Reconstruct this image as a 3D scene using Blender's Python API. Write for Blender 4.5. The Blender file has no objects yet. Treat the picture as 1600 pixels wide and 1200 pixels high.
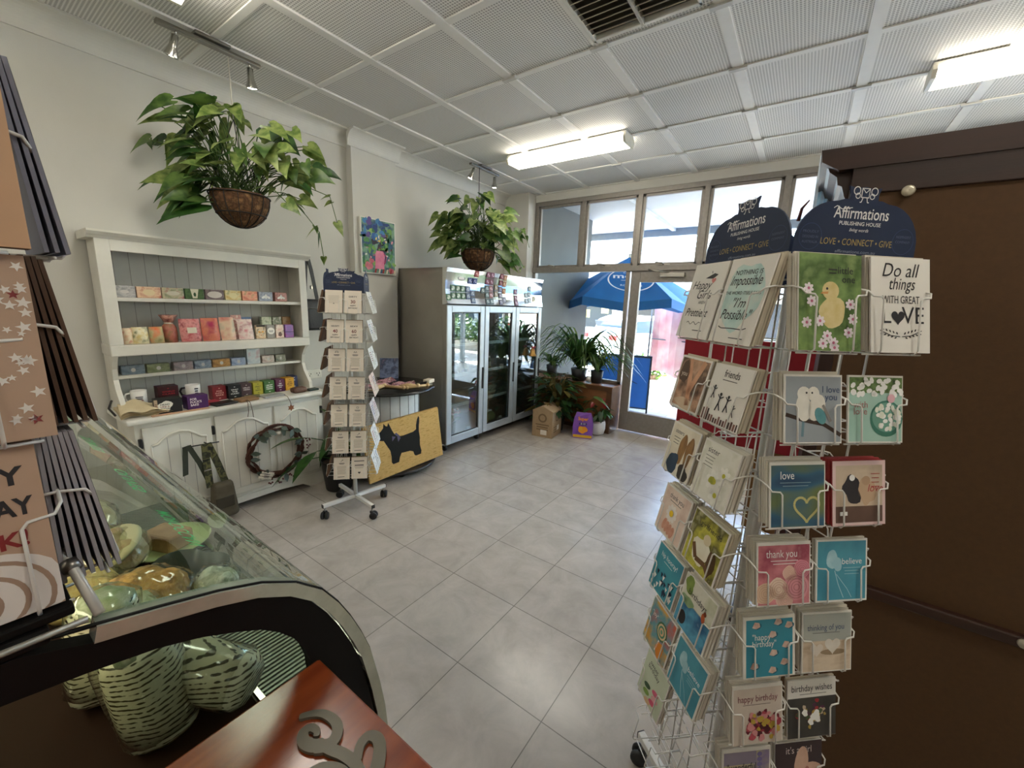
import bpy, bmesh, math, random
from math import sin, cos, pi, radians, sqrt
from mathutils import Vector, Matrix, noise as mnoise
R = random.Random(7)
SC = bpy.context.scene
COL = SC.collection

# ------------------------------------------------------------------ camera
yaw, pitch, roll = radians(-35.0555), radians(11.0367), radians(2.1031)
fwd = Vector((sin(yaw)*cos(pitch), cos(yaw)*cos(pitch), -sin(pitch)))
rgt = Vector((cos(yaw), -sin(yaw), 0))
upv = rgt.cross(fwd)
r2 = cos(roll)*rgt + sin(roll)*upv
u2 = -sin(roll)*rgt + cos(roll)*upv
cd = bpy.data.cameras.new('camera'); cam = bpy.data.objects.new('camera', cd); COL.objects.link(cam)
cd.sensor_width = 36; cd.lens = 634.565/1600*36; cd.clip_start = .02; cd.clip_end = 300
mw = Matrix((r2, u2, -fwd)).transposed().to_4x4(); mw.translation = (0, 0, 1.55)
cam.matrix_world = mw
SC.camera = cam
# ------------------------------------------------------------------ light and exposure
SC.view_settings.view_transform = 'Standard'; SC.view_settings.look = 'None'
SC.view_settings.exposure = 1.55; SC.view_settings.gamma = 1; SC.view_settings.use_curve_mapping = False
W = bpy.data.worlds.new('World'); SC.world = W; W.use_nodes = True
nt = W.node_tree; bg = nt.nodes['Background']
sky = nt.nodes.new('ShaderNodeTexSky'); sky.sky_type = 'NISHITA'; sky.sun_disc = False
sky.sun_elevation = radians(58); sky.sun_rotation = radians(60); sky.air_density = 1.0; sky.dust_density = 2.0
nt.links.new(sky.outputs[0], bg.inputs[0]); bg.inputs[1].default_value = 1.35
sd = bpy.data.lights.new('sun', 'SUN'); sd.energy = 18.0; sd.angle = radians(.6); sd.color = (1, .95, .87)
so = bpy.data.objects.new('sun', sd); COL.objects.link(so)
so.rotation_euler = Vector((-.62, -.10, -1.0)).to_track_quat('-Z', 'Y').to_euler()
TUBE_E = 5.4        # emission of the fluorescent diffusers
SPOT_E = 14.0

try:
    SC.cycles.sample_clamp_indirect = 6; SC.cycles.caustics_reflective = False; SC.cycles.caustics_refractive = False
except Exception:
    pass
# ------------------------------------------------------------------ materials
def lin(c):
    if isinstance(c, str):
        c = tuple(int(c[i:i+2], 16)/255 for i in (0, 2, 4))
    return tuple(x/12.92 if x <= .04045 else ((x+.055)/1.055)**2.4 for x in c)
MC = {}
def M(c, rough=.55, metal=0, var=.06, scale=14, bump=0, bscale=60, c2=None, emit=0, trans=0, coat=0, detail=4, name=None, alpha=1, spec=.5, stretch=None):
    key = (c, rough, metal, var, scale, bump, bscale, c2, emit, trans, coat, detail, alpha, spec, stretch)
    if key in MC: return MC[key]
    m = bpy.data.materials.new(name or ('mat_' + (c if isinstance(c, str) else 'x'))); m.use_nodes = True
    n = m.node_tree.nodes; L = m.node_tree.links; b = n['Principled BSDF']
    b.inputs['Roughness'].default_value = rough; b.inputs['Metallic'].default_value = metal
    b.inputs['Specular IOR Level'].default_value = spec
    if trans: b.inputs['Transmission Weight'].default_value = trans
    if coat: b.inputs['Coat Weight'].default_value = coat; b.inputs['Coat Roughness'].default_value = .15
    if alpha < 1: b.inputs['Alpha'].default_value = alpha
    base = lin(c)
    if emit:
        b.inputs['Emission Color'].default_value = (*base, 1); b.inputs['Emission Strength'].default_value = emit
    tc = n.new('ShaderNodeTexCoord'); vec = tc.outputs['Object']
    if stretch:
        mp = n.new('ShaderNodeMapping'); mp.inputs['Scale'].default_value = stretch
        L.new(vec, mp.inputs[0]); vec = mp.outputs[0]
    nz = n.new('ShaderNodeTexNoise'); nz.inputs['Scale'].default_value = scale; nz.inputs['Detail'].default_value = detail
    L.new(vec, nz.inputs['Vector'])
    rp = n.new('ShaderNodeValToRGB')
    rp.color_ramp.elements[0].position = .3; rp.color_ramp.elements[1].position = .7
    if c2:
        cs = [c2] if isinstance(c2, str) else list(c2)
        cl = [base] + [lin(x) for x in cs]
        rp.color_ramp.elements[0].color = (*cl[0], 1); rp.color_ramp.elements[1].color = (*cl[-1], 1)
        for i, x in enumerate(cl[1:-1]):
            e = rp.color_ramp.elements.new(.3 + .4*(i+1)/(len(cl)-1)); e.color = (*x, 1)
    else:
        rp.color_ramp.elements[0].color = (*[x*(1-var) for x in base], 1)
        rp.color_ramp.elements[1].color = (*[min(1, x*(1+var)) for x in base], 1)
    L.new(nz.outputs[0], rp.inputs[0]); L.new(rp.outputs[0], b.inputs['Base Color'])
    if bump:
        n2 = n.new('ShaderNodeTexNoise'); n2.inputs['Scale'].default_value = bscale; n2.inputs['Detail'].default_value = 3
        L.new(vec, n2.inputs['Vector'])
        bp = n.new('ShaderNodeBump'); bp.inputs['Strength'].default_value = bump; bp.inputs['Distance'].default_value = .01
        L.new(n2.outputs[0], bp.inputs['Height']); L.new(bp.outputs[0], b.inputs['Normal'])
    MC[key] = m
    return m
def glassmat(name, tint='FFFFFF', ior=1.45, rough=0.0, boost=1.0):
    if name in MC: return MC[name]
    m = bpy.data.materials.new(name); m.use_nodes = True
    n = m.node_tree.nodes; L = m.node_tree.links; n.remove(n['Principled BSDF'])
    t = n.new('ShaderNodeBsdfTransparent'); t.inputs[0].default_value = (*lin(tint), 1)
    g = n.new('ShaderNodeBsdfGlossy'); g.inputs['Roughness'].default_value = rough; g.inputs[0].default_value = (1, 1, 1, 1)
    lw = n.new('ShaderNodeLayerWeight'); pw = n.new('ShaderNodeMath'); pw.operation = 'POWER'; pw.inputs[1].default_value = 5
    r0 = ((ior-1)/(ior+1))**2*boost; ml = n.new('ShaderNodeMath'); ml.operation = 'MULTIPLY_ADD'; ml.inputs[1].default_value = 1-r0; ml.inputs[2].default_value = r0; ml.use_clamp = True
    L.new(lw.outputs['Facing'], pw.inputs[0])
    mx = n.new('ShaderNodeMixShader')
    L.new(pw.outputs[0], ml.inputs[0]); L.new(ml.outputs[0], mx.inputs[0]); L.new(t.outputs[0], mx.inputs[1]); L.new(g.outputs[0], mx.inputs[2])
    L.new(mx.outputs[0], n['Material Output'].inputs[0])
    MC[name] = m; return m
def leafmat(name, c, c2, scale=30):
    if name in MC: return MC[name]
    m = bpy.data.materials.new(name); m.use_nodes = True
    n = m.node_tree.nodes; L = m.node_tree.links; b = n['Principled BSDF']
    tc = n.new('ShaderNodeTexCoord'); nz = n.new('ShaderNodeTexNoise'); nz.inputs['Scale'].default_value = scale
    L.new(tc.outputs['Object'], nz.inputs['Vector'])
    rp = n.new('ShaderNodeValToRGB'); rp.color_ramp.elements[0].position = .35; rp.color_ramp.elements[1].position = .65
    rp.color_ramp.elements[0].color = (*lin(c), 1); rp.color_ramp.elements[1].color = (*lin(c2), 1)
    L.new(nz.outputs[0], rp.inputs[0]); L.new(rp.outputs[0], b.inputs['Base Color']); b.inputs['Roughness'].default_value = .4
    tr = n.new('ShaderNodeBsdfTranslucent'); L.new(rp.outputs[0], tr.inputs[0])
    mx = n.new('ShaderNodeMixShader'); mx.inputs[0].default_value = .3
    L.new(b.outputs[0], mx.inputs[1]); L.new(tr.outputs[0], mx.inputs[2]); L.new(mx.outputs[0], n['Material Output'].inputs[0])
    MC[name] = m; return m
def woodmat(name, c, c2, axis=(1, 12, 12), scale=3.0, rough=.35, coat=0, bump=.05):
    if name in MC: return MC[name]
    m = M(c, rough, 0, 0, scale, bump, 40, c2, 0, 0, coat, 8, name, 1, .5, axis); MC[name] = m; return m

# ------------------------------------------------------------------ mesh collector
def bevbox(dx, dy, dz, b, seg=2):
    bm = bmesh.new(); bmesh.ops.create_cube(bm, size=1)
    for v in bm.verts: v.co = Vector((v.co.x*dx, v.co.y*dy, v.co.z*dz))
    bmesh.ops.bevel(bm, geom=list(bm.edges), offset=min(b, dx*.45, dy*.45, dz*.45), segments=seg, affect='EDGES', profile=.5)
    bm.verts.index_update()
    r = ([v.co.copy() for v in bm.verts], [[v.index for v in f.verts] for f in bm.faces]); bm.free(); return r
TXT = {}
def textmesh(s, shear=0, bold=0):
    k = (s, shear, bold)
    if k in TXT: return TXT[k]
    cu = bpy.data.curves.new('t', 'FONT'); cu.body = s; cu.size = 1; cu.shear = shear; cu.offset = bold; cu.resolution_u = 3
    ob = bpy.data.objects.new('t', cu)
    me = ob.to_mesh()
    v = [(p.co.x, p.co.y) for p in me.vertices]; f = [list(p.vertices) for p in me.polygons]
    ob.to_mesh_clear(); bpy.data.objects.remove(ob); bpy.data.curves.remove(cu)
    x0 = min(p[0] for p in v); x1 = max(p[0] for p in v)
    TXT[k] = ([(a-x0, b) for a, b in v], f, x1-x0); return TXT[k]
class MB:
    def __init__(s): s.v = []; s.f = []; s.mi = []; s.sm = []; s.mats = []; s.T = Matrix(); s.dy = 0; s.clip = None
    def add(s, vs, fs, mat, smooth=False):
        if mat not in s.mats: s.mats.append(mat)
        k = s.mats.index(mat); o = len(s.v); T = s.T
        s.v += [tuple(T @ Vector(p)) for p in vs]
        flip = T.determinant() < 0
        for f in fs:
            g = [i+o for i in f]; s.f.append(g[::-1] if flip else g); s.mi.append(k); s.sm.append(smooth)
        return s
    def box(s, x0, x1, y0, y1, z0, z1, mat, b=0, seg=2):
        c = Vector(((x0+x1)/2, (y0+y1)/2, (z0+z1)/2)); dx, dy, dz = abs(x1-x0), abs(y1-y0), abs(z1-z0)
        if b:
            v, f = bevbox(dx, dy, dz, b, seg); return s.add([p+c for p in v], f, mat)
        v = [(x0, y0, z0), (x1, y0, z0), (x1, y1, z0), (x0, y1, z0), (x0, y0, z1), (x1, y0, z1), (x1, y1, z1), (x0, y1, z1)]
        return s.add(v, [(0, 3, 2, 1), (4, 5, 6, 7), (0, 1, 5, 4), (1, 2, 6, 5), (2, 3, 7, 6), (3, 0, 4, 7)], mat)
    def tube(s, pts, r, mat, n=6, closed=False, cap=True):
        P = [Vector(p) for p in pts]; N = len(P); vs = []; fs = []
        rr = r if isinstance(r, (list, tuple)) else [r]*N
        prev = None
        for i in range(N):
            a = P[(i-1) % N] if (closed or i > 0) else P[i]; b = P[(i+1) % N] if (closed or i < N-1) else P[i]
            t = b-a
            if t.length < 1e-9: t = Vector((0, 0, 1))
            t.normalize()
            if prev is None:
                u = t.orthogonal().normalized()
            else:
                u = prev - t*prev.dot(t)
                u = u.normalized() if u.length > 1e-6 else t.orthogonal().normalized()
            prev = u; w = t.cross(u)
            for k in range(n):
                an = 2*pi*k/n; vs.append(P[i] + (u*cos(an)+w*sin(an))*rr[i])
        for i in range(N if closed else N-1):
            j = (i+1) % N
            for k in range(n):
                l = (k+1) % n; fs.append((i*n+k, i*n+l, j*n+l, j*n+k))
        if cap and not closed:
            fs.append(tuple(range(n-1, -1, -1))); fs.append(tuple((N-1)*n+k for k in range(n)))
        return s.add(vs, fs, mat, True)
    def lathe(s, prof, mat, n=24, c=(0, 0, 0), wob=None, smooth=True):
        vs = []; fs = []; c = Vector(c)
        for i, (r, z) in enumerate(prof):
            for k in range(n):
                a = 2*pi*k/n; q = r*(1+(wob(a, z) if wob else 0)); vs.append(c+Vector((q*cos(a), q*sin(a), z)))
        for i in range(len(prof)-1):
            for k in range(n):
                l = (k+1) % n; fs.append((i*n+k, i*n+l, (i+1)*n+l, (i+1)*n+k))
        if prof[0][0] > 1e-5: fs.append(tuple(range(n-1, -1, -1)))
        if prof[-1][0] > 1e-5: fs.append(tuple((len(prof)-1)*n+k for k in range(n)))
        return s.add(vs, fs, mat, smooth)
    def cyl(s, c, r, z0, z1, mat, n=20):
        return s.lathe([(r, z0), (r, z1)], mat, n, c, smooth=False)
    def sph(s, c, r, mat, sc=(1, 1, 1), nu=12, nv=8):
        c = Vector(c); vs = [c+Vector((0, 0, -r*sc[2]))]; fs = []
        for j in range(1, nv):
            ph = -pi/2+pi*j/nv
            for k in range(nu):
                a = 2*pi*k/nu; vs.append(c+Vector((r*sc[0]*cos(ph)*cos(a), r*sc[1]*cos(ph)*sin(a), r*sc[2]*sin(ph))))
        vs.append(c+Vector((0, 0, r*sc[2])))
        for k in range(nu): fs.append((0, 1+(k+1) % nu, 1+k))
        for j in range(nv-2):
            for k in range(nu):
                l = (k+1) % nu; a = 1+j*nu; b = a+nu; fs.append((a+k, a+l, b+l, b+k))
        t = len(vs)-1; a = 1+(nv-2)*nu
        for k in range(nu): fs.append((a+k, a+(k+1) % nu, t))
        return s.add(vs, fs, mat, True)
    def prism(s, poly, d0, d1, mat, ax='y', smooth=False):
        """polygon in 2-D pushed from d0 to d1 along an axis"""
        def P(a, b, d): return {'y': (a, d, b), 'x': (d, a, b), 'z': (a, b, d)}[ax]
        n = len(poly); vs = [P(a, b, d0) for a, b in poly]+[P(a, b, d1) for a, b in poly]
        ar = sum(poly[i][0]*poly[(i+1) % n][1]-poly[(i+1) % n][0]*poly[i][1] for i in range(n))
        fs = [tuple(range(n)), tuple(range(2*n-1, n-1, -1))]+[(i, n+i, n+(i+1) % n, (i+1) % n) for i in range(n)]
        sgn = (ar > 0) ^ (d1 < d0) ^ (ax == 'y')
        if sgn: fs = [f[::-1] for f in fs]
        return s.add(vs, fs, mat, smooth)
    # flat prints on a face that looks along -Y at y = dy
    def flat(s, poly, mat, k=1):
        e = s.dy-.00025*k; ar = sum(poly[i][0]*poly[(i+1) % len(poly)][1]-poly[(i+1) % len(poly)][0]*poly[i][1] for i in range(len(poly)))
        p = poly if ar > 0 else poly[::-1]
        if s.clip: p = [(max(-s.clip[0], min(s.clip[0], a)), max(.0005, min(s.clip[1], b))) for a, b in p]
        return s.add([(a, e, b) for a, b in p], [tuple(range(len(p)))], mat)
    def rect(s, x0, x1, z0, z1, mat, k=1): return s.flat([(x0, z0), (x1, z0), (x1, z1), (x0, z1)], mat, k)
    def disc(s, x, z, r, mat, k=2, rz=None, n=14, rot=0):
        rz = rz or r
        return s.flat([(x+r*cos(2*pi*i/n)*cos(rot)-rz*sin(2*pi*i/n)*sin(rot), z+r*cos(2*pi*i/n)*sin(rot)+rz*sin(2*pi*i/n)*cos(rot)) for i in range(n)], mat, k)
    def ring(s, x, z, r, t, mat, k=2, n=28):
        e = s.dy-.00025*k; vs = []; fs = []
        for i in range(n):
            a = 2*pi*i/n; vs += [(x+r*cos(a), e, z+r*sin(a)), (x+(r-t)*cos(a), e, z+(r-t)*sin(a))]
        if s.clip: vs = [(max(-s.clip[0], min(s.clip[0], a)), y, max(.0005, min(s.clip[1], b))) for a, y, b in vs]
        for i in range(n):
            j = (i+1) % n; fs.append((2*i, 2*j, 2*j+1, 2*i+1))
        return s.add(vs, fs, mat)
    def blob(s, x, z, r, mat, k=2, rz=None, seed=0, n=18, amp=.25):
        rz = rz or r; q = random.Random(seed); ph = [q.random()*6.3 for _ in range(4)]
        p = []
        for i in range(n):
            a = 2*pi*i/n; f = 1+amp*(.5*sin(2*a+ph[0])+.35*sin(3*a+ph[1])+.3*sin(5*a+ph[2])); p.append((x+r*f*cos(a), z+rz*f*sin(a)))
        return s.flat(p, mat, k)
    def heart(s, x, z, w, mat, k=2):
        p = []
        for i in range(28):
            t = 2*pi*i/28; p.append((x+w/2*sin(t)**3, z+w/32*(13*cos(t)-5*cos(2*t)-2*cos(3*t)-cos(4*t))))
        return s.flat(p, mat, k)
    def flower(s, x, z, r, mat, cmat, k=3, n=6):
        for i in range(n):
            a = 2*pi*i/n+x*50; s.disc(x+r*.6*cos(a), z+r*.6*sin(a), r*.46, mat, k, r*.3, 8, a)
        return s.disc(x, z, r*.28, cmat, k+1, n=8)
    def line(s, pts, w, mat, k=3):
        for (a, b), (c, d) in zip(pts, pts[1:]):
            l = sqrt((c-a)**2+(d-b)**2) or 1e-6; nx, ny = -(d-b)/l*w/2, (c-a)/l*w/2
            s.flat([(a+nx, b+ny), (a-nx, b-ny), (c-nx, d-ny), (c+nx, d+ny)], mat, k)
        return s
    def bars(s, x0, x1, z0, n, dz, h, mat, k=3, seed=1):
        q = random.Random(seed)
        for i in range(n):
            t = (x1-x0)*q.uniform(0, .12); s.rect(x0+t, x1-t, z0-i*dz-h, z0-i*dz, mat, k)
        return s
    def txt(s, t, x, z, size, mat, k=3, al='c', shear=0, bold=0, w=None, mirror=False):
        v, f, wd = textmesh(t, shear, bold); e = s.dy-.00025*k
        sx = (w/wd if w else size)
        o = {'c': -wd*sx/2, 'l': 0, 'r': -wd*sx}[al]
        if mirror: return s.add([(x-(o+a*sx), e, z+b*size) for a, b in v], [g[::-1] for g in f], mat)
        return s.add([(x+o+a*sx, e, z+b*size) for a, b in v], f, mat)
    def build(s, name, parent=None, loc=None, rz=0, rot=None, **kw):
        me = bpy.data.meshes.new(name); me.from_pydata(s.v, [], s.f)
        for m in s.mats: me.materials.append(m)
        me.polygons.foreach_set('material_index', s.mi); me.polygons.foreach_set('use_smooth', s.sm); me.update()
        o = bpy.data.objects.new(name, me); COL.objects.link(o)
        if parent: o.parent = parent
        if loc: o.location = loc
        if rot: o.rotation_euler = rot
        elif rz: o.rotation_euler = (0, 0, rz)
        for k, v in kw.items(): o[{'cat': 'category'}.get(k, k)] = v
        return o
def root(name, label, cat, loc=(0, 0, 0), rz=0, group=None):
    o = bpy.data.objects.new(name, None); COL.objects.link(o); o.location = loc; o.rotation_euler = (0, 0, rz); o.empty_display_size = .1
    o['label'] = label; o['category'] = cat
    if group: o['group'] = group
    return o
def kids(o): return [c for c in bpy.data.objects if c.parent == o]
def dup(o, parent=None, ch=None):
    c = o.copy(); COL.objects.link(c)
    if parent: c.parent = parent
    for k in (kids(o) if ch is None else ch): dup(k, c)
    return c
def S(mb, name, parent=None, **kw):
    o = mb.build(name, parent, **kw)
    if parent is None: o['kind'] = 'structure'
    return o
# ================================================================== the room
XL, XR, YB, YF, ZC = -3.6, 3.2, -2.6, 5.0, 3.02
m_wall = M('D6D4CC', .85, var=.03, scale=3, bump=.03, bscale=150, name='painted_plaster')
m_white = M('DEDCD3', .5, var=.03, scale=8, name='white_gloss_paint')
m_alu = M('B5B0A6', .38, .8, .08, 30, name='brushed_aluminium')
m_alud = M('969089', .45, .5, .08, 30, name='aluminium_frame')
# floor: large square tiles
def tilemat():
    m = bpy.data.materials.new('grey_floor_tiles'); m.use_nodes = True; n = m.node_tree.nodes; L = m.node_tree.links; b = n['Principled BSDF']
    tc = n.new('ShaderNodeTexCoord'); mp = n.new('ShaderNodeMapping'); mp.inputs['Location'].default_value = (.6+.43*20, -1.13+.43*20, 0)
    L.new(tc.outputs['Object'], mp.inputs[0])
    br = n.new('ShaderNodeTexBrick'); br.offset = 0; br.inputs['Scale'].default_value = 1
    br.inputs['Brick Width'].default_value = .43; br.inputs['Row Height'].default_value = .43; br.inputs['Mortar Size'].default_value = .0022; br.inputs['Mortar Smooth'].default_value = .2
    br.inputs['Color1'].default_value = (*lin('C6BFB6'), 1); br.inputs['Color2'].default_value = (*lin('BFB8AF'), 1); br.inputs['Mortar'].default_value = (*lin('86827B'), 1)
    br.inputs['Bias'].default_value = 0
    L.new(mp.outputs[0], br.inputs['Vector'])
    nz = n.new('ShaderNodeTexNoise'); nz.inputs['Scale'].default_value = 6; nz.inputs['Detail'].default_value = 8; nz.inputs['Roughness'].default_value = .66; nz.inputs['Distortion'].default_value = .5
    L.new(tc.outputs['Object'], nz.inputs['Vector'])
    rp = n.new('ShaderNodeValToRGB'); rp.color_ramp.elements[0].position = .3; rp.color_ramp.elements[0].color = (.72, .70, .68, 1); rp.color_ramp.elements[1].position = .78; rp.color_ramp.elements[1].color = (1.12, 1.11, 1.1, 1)
    L.new(nz.outputs[0], rp.inputs[0])
    mx = n.new('ShaderNodeMix'); mx.data_type = 'RGBA'; mx.blend_type = 'MULTIPLY'; mx.inputs[0].default_value = .8
    L.new(br.outputs[0], mx.inputs[6]); L.new(rp.outputs[0], mx.inputs[7]); L.new(mx.outputs[2], b.inputs['Base Color'])
    n3 = n.new('ShaderNodeTexNoise'); n3.inputs['Scale'].default_value = 9; L.new(tc.outputs['Object'], n3.inputs['Vector'])
    mr = n.new('ShaderNodeMapRange'); mr.inputs[3].default_value = .20; mr.inputs[4].default_value = .25; L.new(n3.outputs[0], mr.inputs[0]); L.new(mr.outputs[0], b.inputs['Roughness'])
    bp = n.new('ShaderNodeBump'); bp.inputs['Strength'].default_value = .25; bp.inputs['Distance'].default_value = .002; bp.invert = True
    L.new(br.outputs['Fac'], bp.inputs['Height']); L.new(bp.outputs[0], b.inputs['Normal'])
    return m
S(MB().box(XL-.1, XR+.1, YB-.1, YF+.08, -.12, 0, tilemat()), 'floor')
# ceiling of perforated panels
def pegmat():
    m = bpy.data.materials.new('perforated_ceiling_panel'); m.use_nodes = True; n = m.node_tree.nodes; L = m.node_tree.links; b = n['Principled BSDF']
    tc = n.new('ShaderNodeTexCoord'); vo = n.new('ShaderNodeTexVoronoi'); vo.voronoi_dimensions = '2D'; vo.inputs['Scale'].default_value = 62; vo.inputs['Randomness'].default_value = 0
    L.new(tc.outputs['Object'], vo.inputs['Vector'])
    rp = n.new('ShaderNodeValToRGB'); rp.color_ramp.elements[0].position = .30; rp.color_ramp.elements[1].position = .40
    rp.color_ramp.elements[0].color = (*lin('B0AEA8'), 1); rp.color_ramp.elements[1].color = (*lin('EEECE7'), 1)
    L.new(vo.outputs['Distance'], rp.inputs[0]); L.new(rp.outputs[0], b.inputs['Base Color']); b.inputs['Roughness'].default_value = .7
    return m
ceil = S(MB().box(XL-.1, XR+.1, YB-.1, YF+.08, ZC, ZC+.1, pegmat()), 'ceiling')
GX = [-2.43+.63*k for k in range(-1, 9)]; GY = [1.80+.63*k for k in range(-7, 6)]
mb = MB()
for x in GX: mb.box(x-.028, x+.028, YB, YF-.02, ZC-.012, ZC, M('EAE8E2', .6, var=.02))
for y in GY: mb.box(XL, XR, y-.02, y+.02, ZC-.008, ZC, M('EAE8E2', .6, var=.02))
mb.build('batten', ceil)
mb = MB()
for x in GX[2:]:
    for y in (GY[8], GY[9], GY[10], GY[11]): 
        if R.random() < .8: mb.box(x-.05, x+.05, y-.035, y-.005, ZC-.022, ZC-.004, M('C9C7C0', .5))
mb.build('joining_clip', ceil)
S(MB().box(XL-.12, XL, YB-.1, YF+2.2, 0, 3.3, m_wall), 'wall_left')
S(MB().box(XL-.1, XR+.1, YB-.12, YB, 0, ZC+.02, m_wall), 'wall_back')
S(MB().box(XR, XR+.12, YB, YF+.06, 0, ZC+.02, m_wall), 'wall_right')
# pier on the left wall and the corner pier by the window
S(MB().box(XL, -3.52, 2.37, 2.86, 0, ZC, m_wall), 'wall_left_pier')
S(MB().box(XL, -3.2, 4.80, 5.06, 0, ZC, m_wall), 'wall_front_pier')
# coved cornice
def cove(x, y0, y1, name, h=.13, d=.11):
    prof = [(x, ZC-h), (x+.012, ZC-h), (x+.016, ZC-h+.015)] + [(x+.016+(d-.03)*(1-cos(a)), ZC-h+.02+(h-.035)*sin(a)) for a in [i*pi/2/8 for i in range(9)]] + [(x+d, ZC-.012), (x+d, ZC), (x, ZC)]
    S(MB().prism([(a, b) for a, b in prof], y0, y1, m_white, 'y'), name)
cove(XL, YB, 2.37, 'trim_1'); cove(-3.52, 2.33, 2.90, 'trim_2'); cove(XL, 2.86, 4.8, 'trim_3')
S(MB().box(XL, XL+.014, YB, 5, 0, .09, m_white, .004), 'baseboard_left')
# shopfront: head, mullions, transom, clerestory panes
S(MB().box(-3.6, XR, YF-.04, YF+.08, 2.92, ZC, m_wall), 'wall_front')
gl = glassmat('window_glass', 'F7FBFA', 1.16)
MX = [-3.17, -2.47, -1.75, -1.03, -.31, .41, 1.13, 1.85, 2.57, 3.17]
fr = MB()
fr.box(-3.2, XR, YF-.035, YF+.045, 2.865, 2.925, m_alud, .004)
fr.box(-3.2, XR, YF-.05, YF+.05, 2.0, 2.065, m_alud, .005)
for i, x in enumerate(MX): fr.box(x-.03, x+.03, YF-.035, YF+.04, 2.06, 2.87, m_alud, .004)
S(fr, 'trim_4')
for i in range(len(MX)-1):
    a, b = MX[i]+.03, MX[i+1]-.03; w = MB()
    for (x0, x1, z0, z1) in ((a, a+.03, 2.065, 2.865), (b-.03, b, 2.065, 2.865), (a, b, 2.065, 2.095), (a, b, 2.835, 2.865)):
        w.box(x0, x1, YF-.02, YF+.02, z0, z1, m_alud, .003)
    o = S(w, 'window_%d' % (i+1))
    MB().box(a+.03, b-.03, YF-.003, YF+.003, 2.095, 2.835, gl).build('pane', o)
    c = (a+b)/2
    h = MB().box(c-.05, c+.05, YF-.045, YF-.02, 2.058, 2.075, m_alu, .004); h.tube([(c-.02, YF-.045, 2.07), (c-.03, YF-.09, 2.085), (c-.10, YF-.10, 2.09)], .007, m_alu, 6)
    h.build('window_catch', o)
# left shop window, door and the windows to the other side
def bigwin(x0, x1, z0, name):
    w = MB()
    w.box(x0, x0+.045, YF-.03, YF+.04, z0, 2.0, m_alud, .004); w.box(x1-.05, x1, YF-.03, YF+.04, z0, 2.0, m_alud, .004); w.box(x0, x1, YF-.03, YF+.04, z0, z0+.05, m_alud, .004)
    o = S(w, name); MB().box(x0+.045, x1-.05, YF-.003, YF+.003, z0+.05, 2.0, gl).build('pane', o); return o
S(MB().box(-3.2, -1.80, YF-.02, YF+.05, 0, .585, M('7F5B3C', .6)), 'wall_front_riser')
bigwin(-3.2, -1.80, .585, 'window_20')
DX0, DX1 = -1.78, -.86
d = MB(); st = .11
d.box(DX0, DX0+st, YF-.03, YF+.025, .02, 2.0, m_alud, .004); d.box(DX1-st, DX1, YF-.03, YF+.025, .02, 2.0, m_alud, .004)
d.box(DX0+st, DX1-st, YF-.03, YF+.025, 1.87, 2.0, m_alud, .004); d.box(DX0+st, DX1-st, YF-.03, YF+.025, .02, .27, m_alud, .004)
door = S(d, 'door_1')
MB().box(DX0+st, DX1-st, YF-.005, YF+.003, .27, 1.87, gl).build('pane', door)
h = MB().tube([(DX0+.75, YF-.03, 1.05), (DX0+.75, YF-.08, 1.06), (DX0+.75, YF-.08, 1.30), (DX0+.75, YF-.03, 1.31)], .011, m_alu, 8); h.build('door_handle', door)
h = MB().box(DX0+.35, DX0+.62, YF-.075, YF-.03, 1.925, 1.975, m_alu, .006); h.tube([(DX0+.45, YF-.06, 1.975), (DX0+.3, YF-.14, 1.99), (DX0+.2, YF-.04, 2.02)], .009, m_alu, 6)
h.build('door_closer', door)
h = MB().tube([(DX1-.055, YF-.03, .98), (DX1-.055, YF-.07, .98)], .014, m_alu, 10); h.box(DX1-.075, DX1-.035, YF-.04, YF-.028, .93, 1.07, m_alu, .004); h.build('lock', door)
S(MB().box(DX1, DX1+.07, YF-.03, YF+.04, 0, 2.0, m_alud, .004), 'trim_5')
S(MB().box(DX1+.07, XR, YF-.02, YF+.05, 0, .72, m_wall), 'wall_front_sill')
bigwin(DX1+.07, .9, .72, 'window_21'); bigwin(.9, XR, .72, 'window_22')

# ================================================================== outside
m_conc = M('C9C4BA', .85, var=.08, scale=5, bump=.1, name='pale_concrete')
pv = bpy.data.materials.new('pavement_pavers'); pv.use_nodes = True
n = pv.node_tree.nodes; L = pv.node_tree.links; tc = n.new('ShaderNodeTexCoord'); br = n.new('ShaderNodeTexBrick')
br.inputs['Scale'].default_value = 1; br.inputs['Brick Width'].default_value = .3; br.inputs['Row Height'].default_value = .15; br.inputs['Mortar Size'].default_value = .004
br.inputs['Color1'].default_value = (*lin('BDB6AA'), 1); br.inputs['Color2'].default_value = (*lin('ABA499'), 1); br.inputs['Mortar'].default_value = (*lin('8C867C'), 1)
L.new(tc.outputs['Object'], br.inputs['Vector']); L.new(br.outputs[0], n['Principled BSDF'].inputs['Base Color'])
S(MB().box(-30, 30, YF+.08, 10.2, -.16, -.02, pv), 'pavement')
S(MB().box(-45, 45, 10.2, 24, -.3, -.12, M('8E8B86', .9, var=.1, scale=6, bump=.1, name='asphalt')), 'road')
S(MB().box(-45, 45, 24, 40, -.25, -.02, m_conc), 'pavement_far')
S(MB().box(-45, 45, 10.05, 10.2, -.14, 0, m_conc), 'kerb')
m_rec = M('5C605F', .7, var=.08, scale=4, name='grey_render')
S(MB().box(-3.42, -3.27, YF+.06, 6.95, -.02, 3.4, m_rec), 'wall_recess')
S(MB().box(-12, -3.42, 6.8, 6.95, -.02, 3.4, m_rec), 'wall_neighbour')
aw = S(MB().box(-14, 14, YF+.06, 8.3, 3.05, 3.13, M('D5D6D4', .7, var=.03), ), 'awning_roof')
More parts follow.
